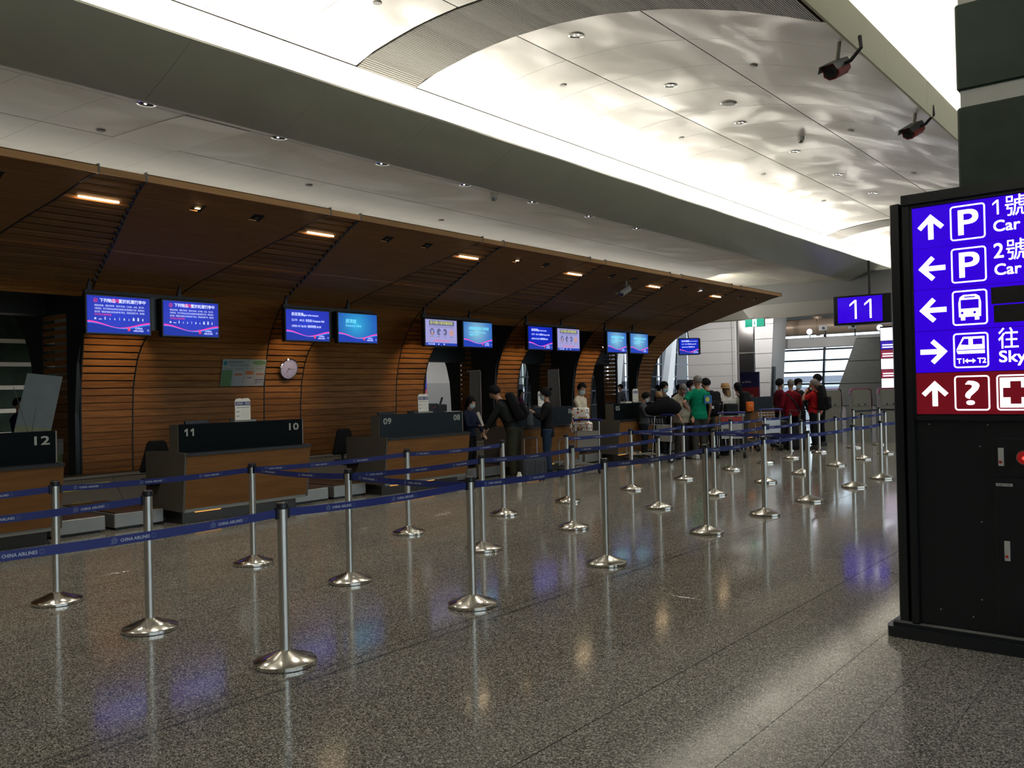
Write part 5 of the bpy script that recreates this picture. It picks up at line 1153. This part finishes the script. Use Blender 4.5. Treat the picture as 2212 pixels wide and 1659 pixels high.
a = person(-8.93, 17.65, AWAY + R(14), 1.83, 'tall grey-haired man in green T-shirt seen from behind, hand on hip', 'c_green', 'c_grey', sleeve='short', hair='crop', haircol='hair_grey', skin='skin_tan', armL='hip', armR='down', nod=6, turn=25, fat=1.12, shoe='shoe_white', longtop=.06, stance=.05)
q = MB(); fl_p = lambda p: V(a[1](p)); fr_ = None
vs = [fl_p((sx_, -.152, z_)) for sx_, z_ in ((.06, 1.17), (.23, 1.17), (.23, 1.34), (.06, 1.34))]
sq = MB().add([v + V((0, -.012, 0)) for v in vs] + [v + V((0, .02, 0)) for v in vs], [(0, 1, 2, 3), (4, 7, 6, 5), (0, 4, 5, 1), (1, 5, 6, 2), (2, 6, 7, 3), (3, 7, 4, 0)]).build('back_print', 'pale_blue', a[0], label='pale blue square print with a yellow disc')
q = MB(); c = sum(vs, V()) / 4; q.add([c + V((.046 * math.cos(2 * PI * i / 16) - .015, -.014, .056 * math.sin(2 * PI * i / 16))) for i in range(16)], [tuple(range(16))]); q.build('disc_print', 'sun_yellow', sq)
a = person(-9.10, 18.45, AWAY + R(30), 1.78, 'person with black hair and black backpack just right of the green T-shirt', 'c_black', 'c_grey', nod=16, turn=25)
backpack(a[1], a[2], a[0], 'black backpack right of the green T-shirt')
a = person(-8.95, 19.15, LEFT + R(-55), 1.60, 'person in straw hat and white top behind the luggage trolley', 'c_white', 'c_jeans', sleeve='short', hair='bob', haircol='hair_blonde', nod=10)
hh_ = V(a[3]((0, -.005, .20))); t = thing('straw_hat', 'tan straw hat with dark band worn in the queue', 'hat', tuple(a[0].matrix_basis @ hh_))
MB().lathe([(.155, -.02), (.16, -.014), (.105, -.004), (.10, .06), (.085, .10), (.05, .095), (.01, .092)], 24).build('crown', 'straw', t, True); MB().lathe([(.104, .0), (.104, .025)], 24, caps=False).build('band', 'bark', t)
a = person(-9.05, 20.0, AWAY + R(40), 1.66, 'black-haired person in white T-shirt with an orange-edged backpack', 'c_white', 'c_grey', sleeve='short', hair='bob', nod=4)
backpack(a[1], a[2], a[0], 'black backpack with orange edge behind the straw hat', trim='c_orange', s=1.15)
# red group by the kiosks
person(-8.68, 21.7, RIGHT + R(10), 1.74, 'masked person in dark red and black jacket at the left of the red group', 'c_maroon', 'c_black', mask=True, armR='low')
a = person(-8.22, 21.25, AWAY + R(15), 1.71, 'grey-haired person in dark red jacket with a sling strap', 'c_darkred', 'c_black', hair='crop', haircol='hair_grey', longtop=.08, fat=1.15)
MB().tube([V(a[1]((-.17, -.06, 1.42))), V(a[1]((0, -.15, 1.2))), V(a[1]((.17, -.10, .95)))], [.022, .012, .022], 8).build('sling_strap', 'black', a[0])
a = person(-8.3, 21.95, TOWARD + R(20), 1.72, 'person in black cap between the two red tops', 'c_black', 'c_black', mask=True)
hh_ = V(a[3]((0, 0, .185))); t = thing('cap', 'black cap worn between the two red tops', 'hat', tuple(a[0].matrix_basis @ hh_), a[0].rotation_euler.z)
MB().lathe([(.10, -.01), (.102, .02), (.085, .055), (.04, .075), (.005, .08)], 20).build('crown', 'c_black', t, True); MB().prism([(-.07, .08), (.07, .08), (.055, .17), (-.055, .17)], 'z', -.008, 0).build('brim', 'c_black', t)
person(-8.0, 22.6, LEFT + R(10), 1.84, 'tall black-haired person at the back of the red group', 'c_dark', 'c_black', nod=10, armR='face')
a = person(-7.66, 21.3, LEFT + R(-35), 1.70, 'person in bright red shirt with large black backpack', 'c_red', 'c_black', sleeve='short', hair='crop', haircol='hair_grey', skin='skin_tan', armL='face', armR='face', fat=1.1)
backpack(a[1], a[2], a[0], 'large black backpack on the bright red shirt', s=1.35)
# officer beyond counter 12, passer-by outside
person(-15.9, 6.3, RIGHT, 1.66, 'person in dark uniform with white braid at the far left', 'c_navy', 'c_black', armL='fwd', armR='fwd', hair='crop', collar='c_white')
person(-16.6, 52.5, LEFT, 1.7, 'tiny passer-by in blue and white outside the end window', 'c_slate', 'c_white', vox=.02)

# ================================================================== TROLLEYS AND LUGGAGE
def trolley(x, y, rz, label, panel='ad_panel', red=False):
    """airport trolley; local +y points to its front wheel, handle at -y"""
    t = thing('luggage_trolley', label, 'trolley', (x, y, 0), rz, 'airport luggage trolleys')
    for s_ in (-1, 1):
        MB().tube([(s_ * .27, -.42, .10), (s_ * .27, -.44, .30), (s_ * .25, -.50, .98)], .014, 8).build('upright', 'trolley_metal', t, True)
        MB().tube([(s_ * .27, -.42, .12), (s_ * .22, .10, .24), (s_ * .10, .46, .22)], .016, 8).build('side_rail', 'trolley_metal', t, True)
        wl = MB().tube([(s_ * .30 - .02, -.42, .085), (s_ * .30 + .02, -.42, .085)], .085, 18).build('rear_wheel', 'rubber', t, True)
        MB().tube([(s_ * .30 - .024, -.42, .085), (s_ * .30 + .024, -.42, .085)], .04, 14).build('hub', 'trolley_metal', wl, True)
    MB().tube([(-.30, -.52, 1.0), (-.2, -.535, 1.01), (.2, -.535, 1.01), (.30, -.52, 1.0)], .022, 10).build('handle', 'trolley_blue', t, True)
    q = MB()
    for i in range(5): q.tube([(-.20 + .1 * i, -.40, .17), (-.09 + .045 * i, .44, .23)], .007, 6)
    for y_ in (-.25, 0, .25): q.tube([(-.24 + abs(y_ + .25) * .2, y_, .20), (.24 - abs(y_ + .25) * .2, y_, .20)], .007, 6)
    o = q.build('deck_bars', 'trolley_metal', t); o['kind'] = 'stuff'
    MB().tube([(-.10, .46, .22), (-.09, .48, .62), (-.05, .48, .70), (.05, .48, .70), (.09, .48, .62), (.10, .46, .22)], .012, 8).build('front_hoop', 'trolley_metal', t, True)
    MB().rbox((-.13, .34, .10), (.13, .54, .17), .03, 2).build('front_bumper', 'rubber', t, True)
    for s_ in (-1, 1): MB().tube([(s_ * .06 - .012, .46, .05), (s_ * .06 + .012, .46, .05)], .05, 14).build('front_wheel', 'rubber', t, True)
    pn_ = MB().box((-.23, -.535, .44), (.23, -.515, .80)).build('advert_panel', panel, t)
    MB().box((-.20, -.54, .52), (-.06, -.535, .66)).build('dark_square', 'label_ink', pn_)
    q = MB(); [q.box((0, -.538, .56 + .03 * i), (.18, -.535, .565 + .03 * i)) for i in range(4)]; q.build('print_lines', 'paper_grey', pn_)
    if red: MB().box((-.23, -.542, .82), (.23, -.528, .92)).build('red_header', 'ad_red', t)
    q = MB()
    for i in range(6): q.tube([(-.2 + .08 * i, -.47, .80), (-.2 + .08 * i, -.30, .80), (-.2 + .08 * i, -.28, .93)], .005, 5)
    for zz_, yy_ in ((.80, -.30), (.93, -.28), (.87, -.29)): q.tube([(-.22, yy_, zz_), (.22, yy_, zz_)], .006, 5)
    o = q.build('basket', 'trolley_metal', t); o['kind'] = 'stuff'
    return t
trolley(-9.35, 13.45, PI + .12, 'trolley carrying the patterned bag near counter 06')
t = thing('patterned_bag', 'white bag with red and black pattern hanging on the trolley handle', 'bag', (-9.68, 14.12, .74), .2)
MB().rbox((-.20, -.10, 0), (.22, .10, .22), .04, 3).build('lower_pouch', 'patterned_cloth', t, True); MB().rbox((-.16, -.09, .2), (.16, .09, .50), .03, 3).build('upper_pouch', 'patterned_cloth', t, True)
trolley(-9.38, 16.1, PI - .30, 'trolley with the black duffel in front of the masked child')
t = thing('duffel_bag', 'large black duffel lying across the trolley handle', 'bag', (-9.30, 16.72, .98), R(28))
MB().tube([(-.38, 0, .10), (-.33, 0, .12), (-.2, 0, .15), (0, 0, .20), (.16, 0, .20), (.30, 0, .15), (.36, 0, .10)], [(.05, .06), (.12, .10), (.15, .15), (.16, .19), (.17, .19), (.13, .13), (.05, .07)], 16).build('body', 'c_black', t, True)
MB().tube([(-.15, -.12, .25), (-.12, -.1, .40), (.12, -.1, .40), (.15, -.12, .25)], .014, 8).build('handle', 'c_black', t, True)
trolley(-8.62, 18.35, AWAY - PI / 2, 'trolley with a red header panel facing the camera', red=True)
t = thing('camera_bag', 'black rounded bag on the red-panel trolley', 'bag', (-8.70, 18.15, .92), AWAY - PI / 2)
MB().rbox((-.30, -.15, 0), (.03, .15, .36), .10, 4).build('body', 'c_black', t, True); MB().box((-.22, -.152, .18), (-.13, -.148, .24)).build('logo_patch', 'paper', t)
t = thing('shoulder_bag', 'dark olive square bag beside the black one on the trolley', 'bag', (-8.60, 18.22, .92), AWAY - PI / 2)
MB().rbox((.02, -.12, 0), (.30, .14, .28), .03, 3).build('body', 'c_dark', t, True); MB().rbox((.04, -.14, .03), (.28, -.11, .16), .01, 2).build('front_pocket', 'c_dark', t, True)
trolley(-8.75, 20.6, AWAY - PI / 2 + .2, 'trolley with silver panel and blue handle left of the red group', 'brushed_panel')
def suitcase(x, y, rz, h, m, label):
    t = thing('suitcase', label, 'suitcase', (x, y, 0), rz, 'suitcases in the queue')
    MB().rbox((-.22, -.13, .05), (.22, .13, h), .04, 3).build('shell', m, t, True)
    for s_ in (-1, 1): MB().tube([(s_ * .12, .08, h - .02), (s_ * .12, .08, h + .30)], .008, 6).build('handle_tube', 'trolley_metal', t)
    MB().box((-.13, .065, h + .29), (.13, .095, h + .315)).build('handle_grip', 'rubber', t)
    for a in (-1, 1):
        for b_ in (-1, 1): MB().tube([(a * .17 - .012, b_ * .09, .027), (a * .17 + .012, b_ * .09, .027)], .027, 10).build('wheel', 'rubber', t)
    q = MB(); [q.rbox((-.18 + .09 * i, -.137, .12), (-.14 + .09 * i, -.125, h - .08), .004, 1) for i in range(5)]; q.build('ribs', m, t)['kind'] = 'stuff'
suitcase(-8.45, 21.0, .4, .72, 'suitcase_black', 'black hard-shell suitcase at the left of the red group'); suitcase(-8.0, 20.95, .5, .66, 'suitcase_black', 'black hard-shell suitcase in front of the bright red shirt')
suitcase(-9.45, 12.25, 1.0, .45, 'c_slate', 'low dark grey soft case at the feet of the bending person'); suitcase(-8.9, 18.9, .3, .6, 'suitcase_black', 'black suitcase beside the green-shirted man')
tag(MB().lathe([(.035, 0), (.042, .02), (.045, .17), (.03, .20), (.03, .22)], 16).build('paper_cup', 'paper', None, True), 'white cup standing on the floor by the bending person', 'cup'); COL.objects[-1].location = (-9.2, 11.55, 0)

# ================================================================== KIOSKS, BANNERS, END-WALL SIGNS
for i, (x, y) in enumerate(((-8.15, 24.0), (-7.42, 24.2), (-6.75, 24.4))):
    t = thing('check_in_kiosk', ('leftmost', 'middle', 'rightmost')[i] + ' self check-in kiosk, grey back with magenta-edged top', 'kiosk', (x, y, 0), R(28), 'self check-in kiosks')
    MB().prism([(-.26, 0), (.20, 0), (.20, .86), (.24, .92), (.24, 1.36), (.20, 1.42), (-.22, 1.42), (-.26, 1.36)], 'y', 0, .34).build('body', 'kiosk_grey', t)
    MB().prism([(-.22, .98), (.20, .98), (.20, 1.34), (-.22, 1.34)], 'y', -.012, 0).build('back_plate', 'kiosk_grey', t)
    MB().tube([(-.27, .16, 1.30), (-.25, .16, 1.42), (-.19, .16, 1.445), (.20, .16, 1.445), (.25, .16, 1.41), (.27, .16, 1.0), (.30, .16, .55), (.27, .16, .45)], [(.012, .17)] * 8, 8, upv=(0, 0, 1)).build('edge_trim', 'magenta', t, True)
    MB().prism([(.26, 0), (.36, 0), (.36, .9), (.30, .98), (.26, .98)], 'y', .05, .34).build('side_column', 'kiosk_white', t)
    MB().box((.362, .1, .06), (.37, .3, .42)).build('glowing_panel', 'teal_glow', t)
    for s_ in (-1, 1): q = MB(); q.tube([(s_ * .08, -.016, 1.02), (s_ * .08, 0, 1.02)], .025, 12); q.build('speaker_dot', 'dark_frame', t)
t = thing('priority_banner', 'navy and dark red upright banner reading SKY PRIORITY', 'banner', (-11.38, 26.0, 0), R(6))
b_ = MB().box((-.30, 0, .55), (.30, .08, 2.02)).build('panel', 'banner_navy', t); MB().box((-.26, 0, 0), (.26, .35, .55)).build('base', 'banner_navy', t)
MB().box((-.301, -.004, 1.18), (.301, 0, 1.54)).build('red_band', 'banner_red', b_)
fr = (V((0, -.006, 0)), X_, Z_); q = MB(); T(q, 'SKY', -.26, 1.35, .065, fr, .001, bold=.004); T(q, 'PRIORITY', -.26, 1.24, .065, fr, .001, width=.38, bold=.004); poly(q, [(-.24, 1.68), (-.17, 1.68), (-.205, 1.74)], fr, .001); quad(q, -.15, 1.72, .02, 1.735, fr); quad(q, -.15, 1.69, .07, 1.705, fr); q.build('lettering', 'banner_ink', b_)
t = thing('exit_sign', 'green emergency exit sign hanging from the bulkhead', 'sign', (-11.55, 26.9, 3.62))
MB().box((-.33, 0, -.13), (.33, .06, .13)).build('housing', 'bulk_light', t); f_ = MB().box((-.32, -.008, -.12), (.32, 0, .12)).build('lit_face', 'exit_green', t)
q = MB(); fr = (V((0, -.010, 0)), X_, Z_); quad(q, -.07, -.12, .07, .12, fr); q.build('lit_centre', 'board_white', f_)
q = MB(); disc(q, .0, .075, .018, fr, .002, 10); poly(q, [(-.02, .05), (.02, .05), (.025, -.02), (.05, -.09), (.03, -.10), (0, -.03), (-.03, -.09), (-.05, -.08), (-.02, -.01)], fr, .002); q.build('running_figure', 'exit_green', f_)
for s_ in (-1, 1): MB().tube([(s_ * .25, .03, .13), (s_ * .25, .56, .20)], .012, 6).build('rod', 'bulk_light', t)
t = thing('airline_board', 'bright white, red and blue lit board right of the grey leaning wall', 'sign', (-8.5, 31.0, 0))
MB().box((-.35, 0, 0), (.6, .15, 3.5)).build('casing', 'sign_black', t)
for i, (m_, z0_, z1_) in enumerate((('board_white', 3.02, 3.45), ('board_blue', 2.72, 3.0), ('board_red', 2.42, 2.70), ('board_white', 2.05, 2.40), ('board_red', 1.75, 2.03), ('board_white', 1.40, 1.73), ('board_red', 1.10, 1.38), ('exit_green', .70, 1.0))):
    p_ = MB().box((-.33, -.01, z0_), (.58, 0, z1_)).build('lit_row', m_, t)
    if m_ in ('board_red', 'board_blue'): q = MB(); [quad(q, -.28, z0_ + .05 + .08 * j, .2 + .1 * (j % 2), z0_ + .09 + .08 * j, (V((0, -.012, 0)), X_, Z_)) for j in range(2)]; q.build('print_lines', 'board_white', p_)
for i, (x, lb_) in enumerate(((-12.15, 'round spotlight over the end window, left one'), (-9.55, 'round spotlight over the end window, right one'))):
    t = thing('spotlight', lb_, 'lamp', (x, 33.45, 3.62), 0, 'spotlights over the end window'); MB().tube([(0, .1, 0), (0, 0, 0)], [.10, .12], 16).build('lamp_head', 'bulk_light', t, True); MB().tube([(0, -.005, 0), (0, 0, 0)], .10, 16).build('lens', 'lamp_cool', t); MB().tube([(0, .05, 0), (0, .05, -.24)], .02, 6).build('post', 'bulk_light', t)
for i, (x, lb_) in enumerate(((-11.6, 'grey box projector over the end window, left one'), (-10.5, 'grey box projector over the end window, right one'))):
    t = thing('projector', lb_, 'projector', (x, 33.4, 3.72), R(20), 'projectors over the end window'); MB().rbox((-.15, -.1, -.1), (.15, .15, .12), .02, 1).build('housing', 'bulk_light', t); MB().tube([(.08, .05, -.1), (.08, .05, -.36)], .02, 6).build('post', 'dark_frame', t); MB().tube([(0, -.13, 0), (0, -.1, 0)], .05, 12).build('lens', 'dark_frame', t)
# leaning banner, roll-ups, bin, small monitors in the openings
def facing(a): return a - PI / 2
t = thing('x_banner', 'pale faded banner with a butterfly, leaning on crossed poles behind counter 12', 'banner', (-13.62, 5.45, .62), math.atan2(rt.y, rt.x))
MT = Matrix.Rotation(R(-12), 3, 'X') @ Matrix.Rotation(R(7), 3, 'Y')
fr3 = lambda q: q.mapv(lambda p: MT @ p)
q = MB().box((-.27, 0, .62), (.27, .006, 1.42)); fr3(q).build('upper_sheet', 'banner_top', t); q = MB().box((-.27, 0, 0), (.27, .006, .62)); fr3(q).build('lower_sheet', 'banner_mid', t)
fr = (V((0, -.002, 0)), X_, Z_)
q = MB(); poly(q, [(0, .30), (-.10, .42), (-.13, .34), (-.08, .22), (-.10, .14), (-.03, .16)], fr, .001); fr3(q).build('wing', 'banner_pink', t); q = MB(); poly(q, [(.01, .30), (.03, .16), (.10, .14), (.09, .24), (.14, .36), (.11, .42)], fr, .001); fr3(q).build('wing', 'banner_blue', t)
for a_, b_ in (((-.12, -.02, 1.2), (.42, -.06, -.55)), ((.20, -.02, .9), (.02, -.04, -.3))): MB().tube([a_, b_], .005, 6).build('pole', 'steel_dull', t)
for k, (x0, y0, hh_, m2, lb_) in enumerate(((-14.38, 16.6, 2.12, 'white_paint', 'tall grey-brown roll-up banner behind the bending person'), (-14.40, 20.02, 2.2, 'c_maroon', 'tall grey roll-up banner with thin red top edge behind the woman with the bun'))):
    t = thing('rollup_banner', lb_, 'banner', (x0, y0 - .25, 0), 0, 'roll-up banners in the openings')
    q = MB().prism([(-.26, .05), (.22, .05), (.14, hh_), (-.24, hh_)] if k else [(-.22, .05), (.20, .05), (.20, hh_), (-.16, hh_)], 'y', 0, .012); q.build('sheet', 'rollup_grey', t); MB().box((-.27, -.06, 0), (.24, .07, .05)).build('base', 'bin_grey', t)
    MB().box((-.24, -.005, hh_ - .02), (.16, .018, hh_ + .015)).build('top_rail', m2, t)
t = thing('waste_bin', 'small grey and green bin behind counter 12', 'bin', (-13.45, 5.75, .45), math.atan2(rt.y, rt.x))
MB().prism([(-.13, 0), (.12, 0), (.13, .36), (-.13, .36)], 'y', -.1, .1).build('body', 'bin_green', t); MB().box((-.14, -.11, .36), (-.10, .11, .56)).box((.10, -.11, .36), (.14, .11, .56)).box((-.14, -.11, .54), (.14, .11, .585)).build('lid_frame', 'bin_grey', t); MB().box((-.10, .02, .36), (.10, .08, .54)).build('opening', 'bark', t)
t = thing('pc_screen', 'bright pale-blue computer screen at the left edge behind counter 12', 'monitor', (-13.1, 4.5, .78), math.atan2(rt.y, rt.x))
MB().rbox((-.2, 0, .30), (.13, .04, .62), .008, 1).build('casing', 'monitor_black', t); MB().box((-.185, -.004, .315), (.115, 0, .60)).build('screen', 'pc_blue', t); MB().box((-.08, .01, 0), (.02, .03, .3)).build('stand', 'monitor_black', t)
tag(MB().box((-13.6, 3.2, .70), (-12.7, 5.2, .78)).build('back_desk', 'black'), 'dark desk top behind counter 12 at the left edge', 'desk')
t = thing('flight_board', 'tall lit board with blue and red rows seen through the first opening', 'sign', (-21.5, 21.30, 0), 0)
MB().box((0, 0, 0), (.1, .5, 2.4)).build('casing', 'sign_black', t); MB().box((.1, .02, 1.75), (.11, .48, 2.3)).build('lit_row', 'board_blue', t); MB().box((.1, .02, 1.1), (.11, .48, 1.72)).build('lit_row', 'board_red', t)
t = thing('flight_board', 'tall lit board with blue and red rows seen through the second opening', 'sign', (-21.5, 28.2, 0), 0)
MB().box((0, 0, 0), (.1, .8, 2.6)).build('casing', 'sign_black', t); MB().box((.1, .02, 1.75), (.11, .78, 2.5)).build('lit_row', 'board_blue', t); r_ = MB().box((.1, .02, 1.0), (.11, .78, 1.72)).build('lit_row', 'board_red', t); q = MB(); [disc(q, .3, 1.15 + .22 * j, .07, (V((.112, 0, 0)), Y_, Z_)) for j in range(3)]; q.build('row_number', 'board_white', r_)
